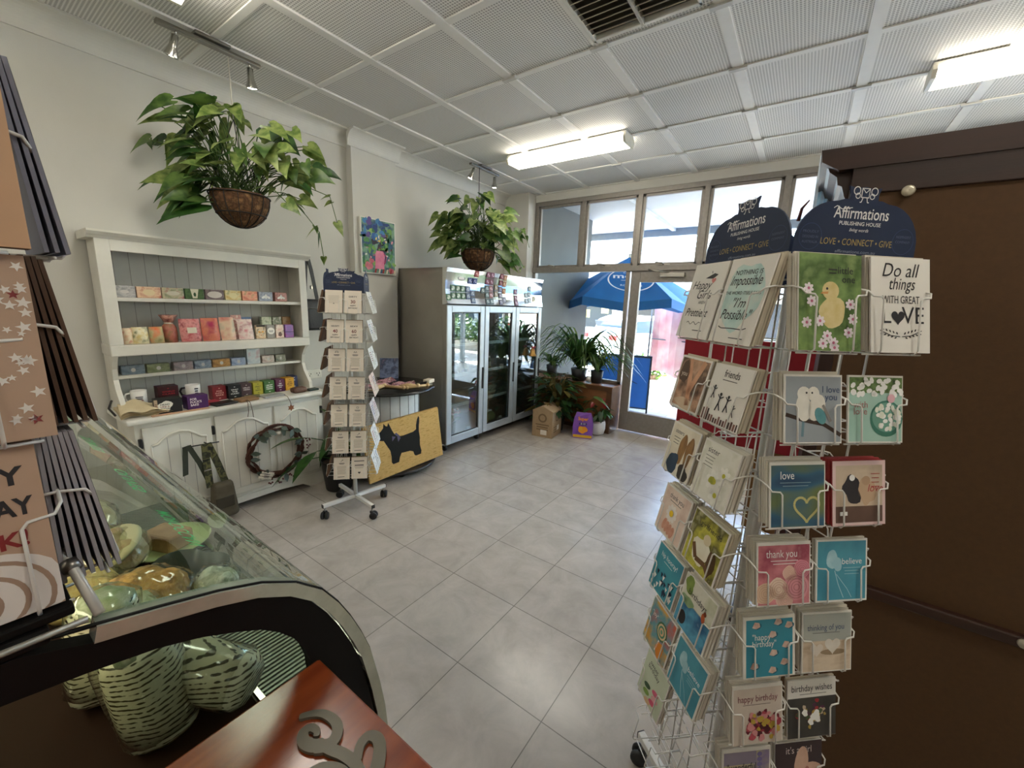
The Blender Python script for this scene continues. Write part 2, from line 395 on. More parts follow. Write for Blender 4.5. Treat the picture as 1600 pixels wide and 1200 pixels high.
mb = MB(); mb.box(-14, 14, 8.2, 8.32, 2.92, 3.25, M('8C9294', .6), .01); mb.build('fascia', aw)
mb = MB()
for x in (-9, -5.6, -2.2, 1.2, 4.6, 8): mb.box(x-.03, x+.03, YF+.08, 8.2, 3.0, 3.05, M('D5D6D4', .7))
mb.build('beam', aw)
mb = MB()
for x in (-6.6, 1.6, 5.4): mb.box(x-.05, x+.05, 8.0, 8.1, -.02, 3.05, M('9FA3A3', .5, .3), .008)
mb.build('post', aw)

# blue market umbrellas
m_blue = M('0F6CB2', .75, var=.07, scale=6, name='blue_canvas'); m_blued = M('1A5F9C', .8, var=.07, scale=6, name='blue_canvas_valance')
def umbrella(x, y, label, ztop=2.55, rad=1.12, a0=.4, logo=True):
    t = root('market_umbrella', label, 'umbrella', (x, y, -.02))
    can = MB(); N = 6; vs = [(0, 0, ztop)]; fs = []
    for i in range(N):
        a = a0+2*pi*i/N; vs.append((rad*cos(a), rad*sin(a), ztop-.72))
        b = a+pi/N; vs.append((rad*.84*cos(b), rad*.84*sin(b), ztop-.80))
    for i in range(2*N): fs.append((0, 1+i, 1+(i+1) % (2*N)))
    can.add(vs, fs, m_blue)
    vs2 = []
    for v in vs[1:]: vs2 += [v, (v[0]*1.01, v[1]*1.01, v[2]-.13)]
    k = 2*N; can.add(vs2, [(2*i, 2*((i+1) % k), 2*((i+1) % k)+1, 2*i+1) for i in range(k)], m_blued)
    c = can.build('canopy', t)
    MB().tube([(0, 0, .05), (0, 0, ztop+.05)], .022, m_white, 10).build('pole', t)
    MB().cyl((0, 0, 0), .28, 0, .07, M('45464A', .8)).build('base', t)
    rb = MB()
    for i in range(N):
        a = a0+2*pi*i/N; rb.tube([(0, 0, ztop-.05), (rad*.98*cos(a), rad*.98*sin(a), ztop-.745)], .009, m_white, 5)
    rb.build('rib', t)
    if logo:
        s = MB(); w = M('F2F5F7', .7); s.dy = 0
        s.ring(0, 0, .29, .018, w, 1, 36); s.txt('moco', 0, .03, .16, w, 1, bold=.02, w=.44); s.txt('COFFEE', 0, .15, .06, w, 1, w=.18); s.txt('ROASTERS', 0, -.17, .065, w, 1, w=.26); s.rect(-.12, .12, -.03, -.02, w, 1)
        # lies on the canopy segment that looks towards the shop
        aa = radians(-66)
        q_ = rad*.866*.62; p = Vector((q_*cos(aa), q_*sin(aa), ztop-.72*.62)); s.v = [(a*1.25, b, c*1.25) for a, b, c in s.v]; o = s.build('emblem', t)
        sl = math.atan2(.72, rad*.866)
        o.rotation_euler = (-(pi/2-sl), 0, aa+pi/2); o.location = p+Vector((.012*cos(aa), .012*sin(aa), .018))
    return t
umbrella(-2.62, 7.15, 'blue market umbrella with a round white coffee emblem seen through the door glass', 2.46, 1.30, radians(-100))
umbrella(.9, 8.9, 'plain blue market umbrella on the pavement behind the card rack', 2.4, 1.15, .3, False)
umbrella(3.6, 9.0, 'plain blue market umbrella beside the street hedge', 2.4, 1.15, .1, False)
# blue sandwich board
t = root('sandwich_board', 'blue sandwich board sign standing on the pavement outside', 'sign', (-2.17, 6.15, -.02), radians(17))
for sgn in (-1, 1):
    p = MB(); p.dy = -.012
    T = Matrix.Translation((0, sgn*.2, 0)) @ Matrix.Rotation(radians(-11*-sgn), 4, 'X')
    if sgn > 0: T = T @ Matrix.Rotation(pi, 4, 'Z')
    p.T = T
    p.box(-.36, .36, -.012, .012, .1, .86, M('1F66C4', .5, var=.05), .003)
    fl = M('14325E', .5); p.line([(-.2, .45), (-.1, .5), (0, .44), (.1, .5), (.2, .46)], .012, fl, 1); p.txt('coffee', 0, .34, .1, fl, 1, shear=.3)
    o = p.build('sign_panel', t)
    f = MB(); f.T = T; dk = M('2C3440', .5, .3)
    for x in (-.385, .36): f.box(x, x+.025, -.018, .018, 0, .88, dk, .003)
    f.box(-.385, .385, -.018, .018, .86, .885, dk, .003); f.box(-.385, .385, -.018, .018, .08, .1, dk, .003); f.build('frame', t)
# white car parked across the road edge
def car(x, y, rz, label, col):
    t = root('hatchback_car', label, 'car', (x, y, -.12), rz); cm = M(col, .25, .1, .02, coat=.6); dk = M('1E2124', .6); gm = M('3C4A55', .08, .3)
    side = [(-2.0, .32), (-2.08, .55), (-2.03, .92), (-1.72, 1.0), (-1.55, 1.36), (-1.2, 1.47), (.1, 1.48), (.55, 1.40), (1.15, 1.0), (1.95, .85), (2.1, .6), (2.05, .32)]
    b = MB(); n = len(side); vs = []; W = [(-.80, 0), (-.86, .0), (-.86, .0), (-.80, 0)]
    for k, yy in enumerate((-.86, -.72, .72, .86)):
        for (a, z) in side:
            f = 1 if abs(yy) < .8 else (1.0 if z < 1.0 else .9); sx = 1 if abs(yy) < .8 else .97
            yv = yy*(1 if z < 1.0 else .84) ; vs.append((a*sx, yv, z-(0 if abs(yy) < .8 else .03*(z > .8))))
    fs = []
    for k in range(3):
        for i in range(n): fs.append((k*n+i, k*n+(i+1) % n, (k+1)*n+(i+1) % n, (k+1)*n+i))
    fs += [tuple(range(n-1, -1, -1)), tuple(3*n+i for i in range(n))]; b.add(vs, fs, cm); b.build('body', t)
    for s in (-1, 1):
        g = MB(); yv = s*.742
        for pol in ([(-1.45, 1.02), (-1.32, 1.34), (-.62, 1.39), (-.55, 1.02)], [(-.45, 1.02), (-.5, 1.39), (.1, 1.4), (.5, 1.32), (.95, 1.02)]):
            g.prism(pol, yv, yv+s*.02, gm, 'y')
        g.build('side_window', t)
    g = MB(); g.T = Matrix.Translation((-1.655, 0, 1.175)) @ Matrix.Rotation(radians(-25), 4, 'Y'); g.box(-.012, .012, -.6, .6, -.15, .15, gm, .005); g.build('rear_window', t)
    g = MB(); g.T = Matrix.Translation((.87, 0, 1.2)) @ Matrix.Rotation(radians(56), 4, 'Y'); g.box(-.34, .34, -.6, .6, -.01, .02, gm, .005); g.build('windscreen', t)
    for s in (-1, 1):
        MB().box(-2.08, -2.0, s*.62-.14, s*.62+.14, .82, .95, M('C22A2A', .3, emit=0), .02).build('tail_light', t)
        for xx in (-1.3, 1.3):
            w = MB(); w.T = Matrix.Translation((xx, s*.76, .32)) @ Matrix.Rotation(pi/2, 4, 'X'); w.lathe([(.12, -.09), (.30, -.09), (.32, -.06), (.32, .06), (.30, .09), (.12, .09)], dk, 20); w.lathe([(.0, .05), (.2, .1), (.2, -.1), (.0, -.05)], m_alu, 14); w.build('wheel', t)
    MB().box(-2.1, -2.06, -.22, .22, .62, .73, M('E8E4D2', .5), .005).build('number_plate', t)
    MB().box(-2.12, -2.0, -.8, .8, .34, .5, cm, .04).build('bumper', t)
car(-3.75, 12.7, radians(62), 'white hatchback car parked outside beyond the blue sandwich board', 'F3F3F1')
car(6.4, 13.5, radians(8), 'silver hatchback car parked farther along the street', 'B9BDC0')
# shop across the street
bl = root('shop_building', 'sunlit shop with a striped front and yellow window signs across the street', 'building', (0, 26, -.02))
MB().box(-26, 8, 0, 6, 0, 5.2, M('D9D2C4', .8)).build('wall', bl)
MB().box(-26, 8, -2.6, 0, 2.35, 2.6, M('E8E6E0', .7), .02).build('awning', bl)
for i, x in enumerate((-24, -20, -16, -12, -8, -4, 0, 4)):
    w = MB().box(x-1.6, x+1.6, -.08, .02, .3, 2.1, M(['2E3338', '3A3432', '28302E'][i % 3], .25)); o = w.build('shop_window', bl)
    for k in range(5):
        q = MB(); q.dy = -.09
        xx = x-1.4+R.random()*2.4; zz = .5+R.random()*1.1; q.rect(xx, xx+.3+R.random()*.3, zz, zz+.25+R.random()*.3, M(['D9B05A', 'E9E5DA', '8FB5AE', 'B8706A', 'E6D28A'][R.randrange(5)], .6), 1+k)
        q.build('poster', o)
s = MB(); s.dy = -.16; s.box(-14, -8.5, -.14, -.06, 2.08, 2.34, M('2C2926', .6)); s.txt('Collectables', -11.2, 2.13, .24, M('F4C51F', .6), 1, bold=.02, w=3.6); s.build('sign', bl)
# pink barrier banner, hedges and trees
t = root('cafe_barrier', 'faded pink banner stretched on a barrier frame outside the door', 'barrier', (-2.1, 8.5, -.02), radians(-20))
b = MB(); vs = []; fs = []
for i in range(9):
    for j in range(5): vs.append((-.5+i*.16, .04*sin(i*1.1+j*.5), .28+j*.36+.05*sin(i*.9)))
for i in range(8):
    for j in range(4): fs.append((i*5+j, i*5+5+j, i*5+6+j, i*5+1+j))
b.add(vs, fs, M('D98A94', .8, c2='EBC9C4', scale=3)); b.build('banner', t)
for x in (-.53, .8): MB().tube([(x, 0, 0), (x, 0, 1.8)], .02, M('3A4350', .5), 8).build('post', t)
MB().tube([(-.53, 0, .98), (.8, 0, .98)], .012, M('3A4350', .5), 6).build('rail', t)
LG = [leafmat('leaf_a', '2C4A1C', '5C7F2E', 8), leafmat('leaf_b', '3E5E22', '7E9C3C', 8), leafmat('leaf_c', '24401E', '49702C', 8)]
def scatter(mb, c, rad, n, size, mats, seed):
    q = random.Random(seed)
    for i in range(n):
        d = Vector((q.gauss(0, 1), q.gauss(0, 1), q.gauss(0, 1))).normalized()*(q.random()**.4)
        p = Vector(c)+Vector((d.x*rad[0], d.y*rad[1], d.z*rad[2])); a = Vector((q.uniform(-1, 1), q.uniform(-1, 1), q.uniform(-1, 1))).normalized(); b = a.orthogonal().normalized(); s = size*q.uniform(.6, 1.3)
        mb.add([p-a*s, p+b*s*.45, p+a*s, p-b*s*.45], [(0, 1, 2, 3)], mats[q.randrange(len(mats))])
def tree(x, y, h, label, seed, rad=(1.8, 1.8, 1.6)):
    t = root('street_tree', label, 'tree', (x, y, -.1)); q = random.Random(seed)
    tr = MB(); tr.tube([(0, 0, 0), (.05, .04, h*.4), (.12, -.05, h*.75)], [.16, .12, .06], M('5A4A3A', .9, bump=.4), 8)
    for k in range(5):
        a = k*1.3; tr.tube([(.06, 0, h*.42+.1*k), (.7*cos(a), .7*sin(a), h*.62+.1*k)], [.06, .02], M('5A4A3A', .9, bump=.4), 6)
    tr.build('trunk', t)
    f = MB(); scatter(f, (0, 0, h*.78), rad, 1500, .16, LG, seed); f.build('foliage', t)
TL = ['street tree with a trunk nearest to the shop door side', 'bushy street tree standing behind the silver car', 'street tree farthest along the hedge']
for i, (x, y) in enumerate(((3.1, 11.4), (6.4, 16.5), (10.5, 12.2))): tree(x, y, 4.4, TL[i], 20+i)
t = root('street_hedge', 'low green street hedge running along the kerb', 'hedge', (4.3, 10.6, -.02))
f = MB()
for k in range(6): scatter(f, (-2.4+k*.95, 0, .65), (.62, .4, .62), 420, .09, LG, 50+k)
f.build('foliage', t)
MB().box(-3.0, 2.9, -.3, .3, 0, .3, M('B7AFA2', .9)).build('planter_wall', t)
t = root('street_shrub', 'small garden shrub by the foot of the pink banner', 'shrub', (-2.75, 9.5, -.02)); f = MB(); scatter(f, (0, 0, .3), (.5, .35, .3), 300, .08, LG, 77); f.build('foliage', t)
MB().cyl((0, 0, 0), .2, 0, .1, M('5A4A3A', .9)).build('soil', t)
# ================================================================== ceiling lamps, vent, tracks
m_dif = M('FFF8EA', .5, emit=TUBE_E, name='lit_diffuser')
LB = ['lit fluorescent batten light on the ceiling above the glass door fridge', 'lit fluorescent batten light on the ceiling above the brown cabinet', 'lit fluorescent batten light near the track spotlights over the white hutch', 'fluorescent batten light on the ceiling above the near card spinner', 'fluorescent batten light at the back of the shop above the deli counter', 'fluorescent batten light at the back of the shop behind the timber counter']
for i, (x, y) in enumerate(((-2.64, 3.52), (.40, 3.52), (-2.70, .70), (.40, .70), (-2.7, -1.6), (.4, -1.6))):
    t = root('fluorescent_light', LB[i], 'ceiling light', (x, y, 0), 0, 'fluorescent ceiling lights')
    MB().box(0, 1.22, .02, .20, ZC-.035, ZC-.012, m_white, .004).build('body', t)
    d = MB(); d.prism([(.02, ZC-.035), (.0, ZC-.06), (.02, ZC-.095), (.2, ZC-.095), (.22, ZC-.06), (.2, ZC-.035)], .02, 1.2, m_dif, 'x'); d.build('diffuser', t)
    for xx in (0, 1.2):
        e = MB(); e.prism([(.015, ZC-.03), (-.004, ZC-.06), (.016, ZC-.1), (.204, ZC-.1), (.224, ZC-.06), (.205, ZC-.03)], xx, xx+.022, M('E9E4D4', .5), 'x')
        e.build('end_cap', t)
t = root('air_vent', 'louvred air vent set in the ceiling panels', 'vent', (-1.16, 1.70, ZC))
MB().box(.01, .55, .01, .61, -.01, -.004, M('5A554C', .7)).build('backing', t)
f = MB()
for (a, b, c, d) in ((0, .56, 0, .025), (0, .56, .605, .63), (0, .02, 0, .63), (.54, .56, 0, .63)): f.box(a, b, c, d, -.035, -.004, m_white, .004)
f.box(.27, .285, .02, .61, -.045, -.01, M('B8B2A4', .5)); f.build('frame', t)
for k in range(13):
    s = MB(); s.T = Matrix.Translation((0, .05+k*.043, -.026)) @ Matrix.Rotation(radians(38), 4, 'X'); s.box(.02, .54, -.018, .018, -.0015, .0015, M('C9C2B2', .5)); s.build('slat', t)
m_chr = M('C9C6BF', .18, 1, .03); m_nick = M('8F8B84', .3, .9, .05)
m_spot = M('FFF6E0', .4, emit=SPOT_E, name='lit_spot_lens')
def track(y0, y1, heads, label):
    t = root('track_spotlight', label, 'spotlight', (-3.05, 0, ZC), 0, 'track spotlights on the ceiling')
    MB().box(-.02, .02, y0, y1, -.055, -.035, m_nick, .004).build('bar', t)
    c = (y0+y1)/2; p = MB().box(-.035, .035, c-.09, c+.09, -.03, -.012, m_nick, .004)
    for k in (-.06, .06): p.tube([(0, c+k, -.03), (0, c+k, -.05)], .007, m_chr, 6)
    p.build('ceiling_plate', t)
    for y, ax, ay in heads:
        h = MB(); h.T = Matrix.Translation((0, y, -.055)) @ Matrix.Rotation(radians(ax), 4, 'X') @ Matrix.Rotation(radians(ay), 4, 'Y')
        h.tube([(0, 0, .01), (0, 0, -.02)], .006, m_chr, 6)
        h.lathe([(.006, -.015), (.017, -.02), (.019, -.075), (.022, -.085), (.034, -.125), (.034, -.13), (.028, -.13), (.018, -.10)], m_chr, 18); o = h.build('spot_head', t)
        l = MB(); l.T = h.T; l.lathe([(0, -.122), (.027, -.124), (.027, -.126), (0, -.124)], m_spot, 14); l.build('lens', o)
track(.90, 1.42, [(.99, -10, 20), (1.36, 6, 8)], 'steel track with two spotlights above the larger hanging basket')
track(3.45, 3.92, [(3.52, -12, 20), (3.86, 4, 4)], 'steel track with two spotlights above the hanging basket by the fridge')

# ================================================================== plants
G = {'bright': leafmat('leaf_bright', '557030', '98A860', 22), 'mid': leafmat('leaf_mid', '3A5828', '66823F', 18), 'dark': leafmat('leaf_dark', '23421C', '3B6428', 18), 'deep': leafmat('leaf_deep', '18301A', '2A4A24', 18), 'stripe': leafmat('leaf_stripe', '5C7A3C', '86A15C', 30)}
def leaf(mb, p, d, up, L, W, mat, droop=.25, shape='heart'):
    d = Vector(d).normalized(); up = Vector(up); sdv = d.cross(up)
    if sdv.length < .05: sdv = d.orthogonal()
    sdv.normalize(); nn = sdv.cross(d)
    pr = {'heart': [(-.2, .20), (-.14, .40), (0, .50), (.2, .48), (.42, .38), (.65, .22), (.85, .08), (1, 0)], 'lance': [(0, .02), (.12, .2), (.3, .42), (.5, .5), (.7, .38), (.88, .16), (1, 0)], 'oval': [(0, .05), (.1, .28), (.3, .48), (.55, .5), (.8, .32), (.93, .15), (1, 0)], 'arrow': [(-.3, .22), (-.22, .42), (-.05, .42), (.05, .38), (.3, .36), (.55, .25), (.8, .1), (1, 0)]}[shape]
    vs = []; fs = []
    for t, w in pr:
        tt = max(t, 0); mid = Vector(p)+d*L*tt+Vector((0, 0, -droop*L*tt*tt)); sd = Vector(p)+d*L*t+Vector((0, 0, -droop*L*tt*tt))
        vs += [sd-sdv*W*w*1.0+nn*W*w*.22, mid, sd+sdv*W*w+nn*W*w*.22]
    for i in range(len(pr)-1):
        a = 3*i; fs += [(a, a+1, a+4, a+3), (a+1, a+2, a+5, a+4)]
    mb.add(vs, fs, mat, True)
EX = Vector((.8186, .5744, 0)); EC = Vector((.5744, -.8186, 0))
def basket(loc, zr, rad, dep, label, lobes, seed, vines, ls=1, hook=ZC-.06):
    q = random.Random(seed); t = root('hanging_basket', label, 'hanging plant', loc, 0, 'hanging baskets of trailing plants'); z0 = zr
    co = MB(); pf = [(.02, z0-dep)] + [(rad*sin(a), z0-dep*cos(a)) for a in [pi/2*i/9 for i in range(1, 10)]] + [(rad*.97, z0+.012), (rad*.9, z0), (rad*.86, z0-.05), (.0, z0-.055)]
    co.lathe(pf, M('7A5638', .95, c2=('4E3520', '94704A'), scale=26, bump=.8, bscale=90), 30, wob=lambda a, z: .02*sin(a*7+z*40)); co.build('liner', t)
    w = MB(); bk = M('1B1714', .6)
    for i in range(14):
        a = 2*pi*i/14; w.tube([(1.025*rad*sin(b)*cos(a), 1.025*rad*sin(b)*sin(a), z0-1.02*dep*cos(b)) for b in [pi/2*k/8 for k in range(9)]], .0028, bk, 4)
    for b in (pi/2, pi*.3): w.tube([(1.03*rad*sin(b)*cos(2*pi*i/28), 1.03*rad*sin(b)*sin(2*pi*i/28), z0-1.02*dep*cos(b)) for i in range(28)], .004, bk, 5, True)
    w.build('wire_frame', t)
    c = MB(); zt = z0+.45
    for k in range(3):
        a = k*2.09+.4; c.tube([(rad*cos(a), rad*sin(a), z0), (0, 0, zt)], .0025, bk, 4)
    c.tube([(0, 0, zt), (0, 0, hook)], .0035, M('D8D3C6', .7) if seed == 3 else bk, 5); c.build('hanger', t)
    st = MB(); fo = MB(); mats = [G['bright'], G['bright'], G['bright'], G['mid'], G['dark']]
    for (cx, cy, cz, rx, ry, rz, n, s) in lobes:
        for i in range(n):
            e = EX*(cx+rx*q.uniform(-1, 1))+EC*(cy+ry*q.uniform(-1, 1))+Vector((0, 0, z0+cz+rz*q.uniform(-1, 1)))
            if loc[0]+e.x < XL+.06: e.x = XL+.06-loc[0]+.1*q.random()
            a = q.uniform(0, 2*pi); b0 = Vector((rad*.55*cos(a), rad*.55*sin(a), z0-.02))
            m1 = b0.lerp(e, .5)+Vector((0, 0, .10+.08*q.random())); pts = [b0.lerp(m1, u).lerp(m1.lerp(e, u), u) for u in (0, .25, .5, .75, 1)]
            st.tube(pts, .0032, G['mid'], 4, cap=False)
            d = Vector((e.x, e.y, 0)).normalized()*.75+EC*q.uniform(-.2, .6)+EX*q.uniform(-.5, .5)+Vector((0, 0, q.uniform(-.9, .1)))
            L = s*q.uniform(.75, 1.25)*ls; leaf(fo, e, d, Vector((0, 0, .75))+EC*q.uniform(.7, 1.8)+EX*q.uniform(-.5, .5), L, L*q.uniform(.7, .9), mats[q.randrange(5)], .3, ('heart', 'arrow')[q.random() < .35])
    for pts in vines:
        P = [EX*a+EC*b+Vector((0, 0, z0+c)) for a, b, c in pts]; st.tube(P, .003, G['mid'], 4, cap=False)
        for i in range(1, len(P)):
            for k in range(2):
                p = P[i-1].lerp(P[i], q.random()); L = .07*q.uniform(.7, 1.3)*ls; leaf(fo, p, Vector((q.uniform(-1, 1), q.uniform(-1, 1), q.uniform(-1, 0))), Vector((q.uniform(-1, 1), q.uniform(-1, 1), 1)), L, L*.65, mats[q.randrange(1, 5)], .3)
    st.build('stem', t); fo.build('foliage', t)
basket((-3.07, 1.25, 0), 2.17, .165, .19, 'larger hanging basket of arrowhead vine above the white hutch',
    [(-.12, .05, .40, .17, .15, .16, 26, .13), (-.42, 0, .40, .12, .1, .12, 7, .12), (.30, .05, .27, .16, .15, .12, 26, .115), (.46, .05, .06, .08, .12, .12, 12, .10), (-.27, .1, .10, .13, .1, .10, 11, .12), (0, .1, .2, .25, .12, .1, 20, .11), (-.15, .18, -.02, .08, .05, .08, 9, .17)], 3,
    [[(.14, 0, 0), (.3, 0, .02), (.42, 0, -.1), (.5, 0, -.2), (.53, .02, -.36)], [(.1, 0, 0), (.35, .05, .1), (.58, .0, .02), (.62, 0, -.14)], [(-.1, 0, 0), (-.3, 0, .22), (-.45, 0, .3), (-.6, 0, .32)]], 1.12)
basket((-3.02, 3.56, 0), 2.11, .185, .21, 'smaller looking hanging basket of pothos above the glass door fridge',
    [(-.05, .05, .42, .22, .15, .14, 34, .13), (-.30, .05, .22, .14, .12, .14, 22, .14), (.26, .05, .28, .16, .12, .15, 26, .13), (0, .08, .15, .26, .14, .12, 30, .12), (.34, .1, -.05, .08, .05, .08, 7, .15), (-.26, .08, .02, .08, .05, .08, 6, .13)], 9,
    [[(.14, 0, 0), (.32, 0, .15), (.5, 0, .26), (.56, 0, .06)], [(.14, 0, 0), (.3, .05, -.1), (.44, .05, -.2), (.5, .05, -.14)]], 1.05)
def pot_plant(name, label, loc, potprof, potm, leaves, mats, seed, shape='lance', extra=None, grp=None):
    q = random.Random(seed); t = root(name, label, 'plant', loc, 0, grp)
    MB().lathe(potprof, potm, 24).build('pot', t); zt = max(z for r, z in potprof); rr = max(r for r, z in potprof)
    MB().lathe([(0, zt-.02), (rr*.86, zt-.022)], M('33261B', .95, bump=.5), 16).build('soil', t)
    st = MB(); fo = MB()
    for (dx, dy, dz, L, wr, dr) in leaves:
        e = Vector((dx, dy, zt+dz)); e.x = max(e.x, -2.70-loc[0]) if loc[1] > 4 else e.x; e.y = min(e.y, 4.60-loc[1]) if name == 'croton_shrub' else e.y; a = q.uniform(0, 6.28); b = Vector((rr*.3*cos(a), rr*.3*sin(a), zt-.03)); m1 = Vector((e.x*.35, e.y*.35, e.z*.8+zt*.2+.03))
        st.tube([b.lerp(m1, u).lerp(m1.lerp(e, u), u) for u in (0, .33, .66, 1)], .004, mats[-1], 5, cap=False)
        leaf(fo, e, Vector((dx+q.uniform(-.06, .06), dy+q.uniform(-.06, .06), q.uniform(-.05, .08))), Vector((q.uniform(-.3, .3), q.uniform(-.3, .3), 1)), L, L*wr, mats[q.randrange(len(mats))], dr, shape)
    if st.v: st.build('stem', t)
    fo.build('foliage', t)
    if extra: extra(t, zt)
    return t
def rl(n, rx, z0, z1, L, wr, seed, dr=.4):
    q = random.Random(seed); o = []
    for i in range(n):
        a = q.uniform(0, 2*pi); r = rx*q.uniform(.25, 1); o.append((r*cos(a), r*sin(a), q.uniform(z0, z1), L*q.uniform(.75, 1.25), wr*q.uniform(.85, 1.15), dr*q.uniform(.6, 1.4)))
    return o
m_black = M('1C1C1E', .5); m_ter = M('3A3632', .7)
pot_plant('peace_lily', 'broad leaved plant in a black pot between the hutch and the kraft card rack', (-2.96, 1.77, 0), [(.08, 0), (.1, .01), (.13, .24), (.135, .26), (.125, .26), (.115, .2)], m_black,
    rl(11, .10, .05, .30, .22, .34, 4)+[(-.02, -.2, .22, .3, .36, .35), (-.03, -.22, .05, .28, .36, .5), (.05, -.2, .13, .3, .34, .4)], [G['dark'], G['mid'], G['dark']], 5)
pot_plant('leafy_plant', 'small green plant peeping above the deli case glass', (-2.9, .60, 0), [(.06, 0), (.09, .16), (.085, .16), (.08, .12)], m_ter, rl(9, .08, .1, .24, .13, .42, 8), [G['dark'], G['mid']], 6)
pot_plant('croton_shrub', 'dark bushy croton shrub beside the cardboard carton', (-2.44, 4.46, 0), [(.11, 0), (.15, .24), (.14, .24), (.12, .2)], m_black,
    rl(230, .26, -.04, .46, .15, .42, 11, .3), [G['dark'], G['deep'], G['deep'], G['dark'], G['deep'], leafmat('leaf_rust', '5B4E22', '746830')], 12)
def anth(t, zt):
    f = MB()
    for a, b, c in ((.03, .05, .26), (-.07, .0, .2), (.09, -.02, .22)): leaf(f, (a, b, zt+c), (a, b-.2, -.2), (0, -1, 1), .07, .06, M('8C1E24', .3), .2)
    f.build('flower', t)
pot_plant('potted_anthurium', 'dark red flowered plant in a ribbed white pot', (-1.92, 4.62, 0), [(.05, 0), (.085, .015), (.10, .08), (.10, .14), (.09, .18), (.082, .18), (.08, .14)], M('E4E1DA', .45, bump=.2, bscale=30), rl(22, .12, .0, .16, .12, .5, 21, .5), [G['deep'], G['dark']], 22, 'oval', anth)
pot_plant('elephant_ear', 'tall single stemmed plant behind the purple bag', (-2.14, 4.56, 0), [(.06, 0), (.09, .17), (.085, .17), (.08, .12)], m_black, [(.20, -.03, .30, .2, .75, .5), (-.08, -.04, .27, .15, .6, .9), (.02, .1, .2, .13, .55, .6), (-.1, .04, .12, .12, .5, .6)], [G['mid'], G['dark']], 25, 'heart')
# strap leaved plants on the window box
def strap_plant(loc, label, n, L, seed, potr=.1, mats=('mid', 'dark', 'bright')):
    q = random.Random(seed); t = root('spider_plant', label, 'plant', loc); zt = .16
    MB().lathe([(potr*.75, 0), (potr, zt), (potr*.93, zt), (potr*.85, zt-.04)], m_black, 20).build('pot', t)
    MB().lathe([(0, zt-.02), (potr*.88, zt-.022)], M('33261B', .95, bump=.5), 14).build('soil', t)
    f = MB()
    for i in range(n):
        a = q.uniform(0, 2*pi); l = L*q.uniform(.6, 1.1); up = q.uniform(.8, 1.7); d = Vector((cos(a), sin(a)*.3, 0)); vs = []; fs = []; w = .017*q.uniform(.7, 1.3); sd = Vector((-sin(a), cos(a), .0))
        for k in range(9):
            u = k/8; p = Vector((0, 0, zt-.02))+d*(l*u*.8)+Vector((0, 0, l*(up*u-(up*.55+.35)*u*u*1.1)))
            if loc[1]+p.y > YF-.05: p.y = YF-.05-loc[1]
            ww = w*(1-u**3)*(.5+min(1, u*3)*.5); vs += [p-sd*ww, p+sd*ww+Vector((0, 0, .0))]
        for k in range(8): fs.append((2*k, 2*k+1, 2*k+3, 2*k+2))
        f.add(vs, fs, G[mats[q.randrange(len(mats))]], True)
    f.build('foliage', t); return t
strap_plant((-2.33, 4.85, .60), 'big spider plant with long dark strap leaves on the window box', 150, 1.12, 31, .11, ('dark', 'mid', 'dark'))
strap_plant((-2.08, 4.86, .60), 'spider plant with pale arching leaves at the door end of the window box', 55, .66, 32, .085, ('mid', 'bright', 'stripe'))
strap_plant((-2.74, 4.86, .60), 'short grey green spider plant on the window box beside the fridge', 40, .36, 33, .085, ('stripe', 'dark'))
t = root('plastic_bottle', 'small clear bottle with a white label on the window box', 'bottle', (-2.15, 4.77, .60))
MB().lathe([(.0, 0), (.026, .0), (.028, .02), (.028, .10), (.012, .13), (.012, .15), (0, .15)], glassmat('clear_plastic', 'E8F2F0', 1.4), 16).build('body', t)
MB().lathe([(.0286, .03), (.0286, .085)], M('E8E6E2', .6), 16).build('label_sleeve', t); MB().lathe([(.013, .145), (.013, .162), (0, .163)], M('F0F0F0', .5), 12).build('cap', t)
# brown timber window box
wb = woodmat('window_box_board', '784C2A', '8A5A34', (2, 8, 8), 3, .45)
t = root('window_box', 'brown timber planter box below the shop window', 'planter', (-3.0, 4.72, 0))
MB().box(.0, 1.2, 0, .02, .04, .57, wb).build('panel', t)
f = MB(); wd = woodmat('window_box_frame', '553620', '634226', (3, 9, 9), 3, .4)
f.box(0, 1.2, -.012, .0, .0, .05, wd, .003).box(0, 1.2, -.012, .0, .535, .585, wd, .003).box(1.13, 1.2, -.012, 0, .05, .535, wd, .003).box(0, .07, -.012, 0, .05, .535, wd, .003); f.build('frame', t)
MB().box(-.0, 1.21, -.02, .255, .585, .60, wb, .004).build('top', t); MB().box(1.18, 1.2, 0, .25, 0, .585, wd).build('side_panel', t)
# carton and purple bag
kr = M('A98F6E', .85, var=.06, scale=30, name='kraft_cardboard'); kd = M('7E684C', .85)
t = root('cardboard_carton', 'brown cardboard carton with a gable top on the tiles by the croton', 'box', (-2.40, 4.20, 0), radians(8))
b = MB(); b.box(-.13, .13, -.15, .15, 0, .32, kr); 
b.dy = -.15; b.ring(0, .235, .055, .02, kd, 1, 20); b.bars(-.09, .09, .16, 3, .03, .015, kd, 1); b.rect(-.02, .06, .03, .09, M('E6E0D4', .7), 2)
b.T = Matrix.Rotation(pi/2, 4, 'Z'); b.dy = -.13; b.ring(0, .235, .055, .02, kd, 1, 20); b.rect(.0, .07, .07, .13, M('E6E0D4', .7), 2); b.bars(-.11, .0, .13, 3, .03, .014, kd, 1)
b.build('body', t)
b = MB(); b.prism([(-.135, .32), (0, .38), (.135, .32)], -.15, .15, kr, 'y'); b.build('gable_top', t)
MB().box(-.05, .05, -.012, .012, .365, .392, kd, .003).build('handle', t)
t = root('purple_bag', 'purple and orange printed bag standing on the floor by the white pot', 'bag', (-2.00, 4.38, 0), radians(22))
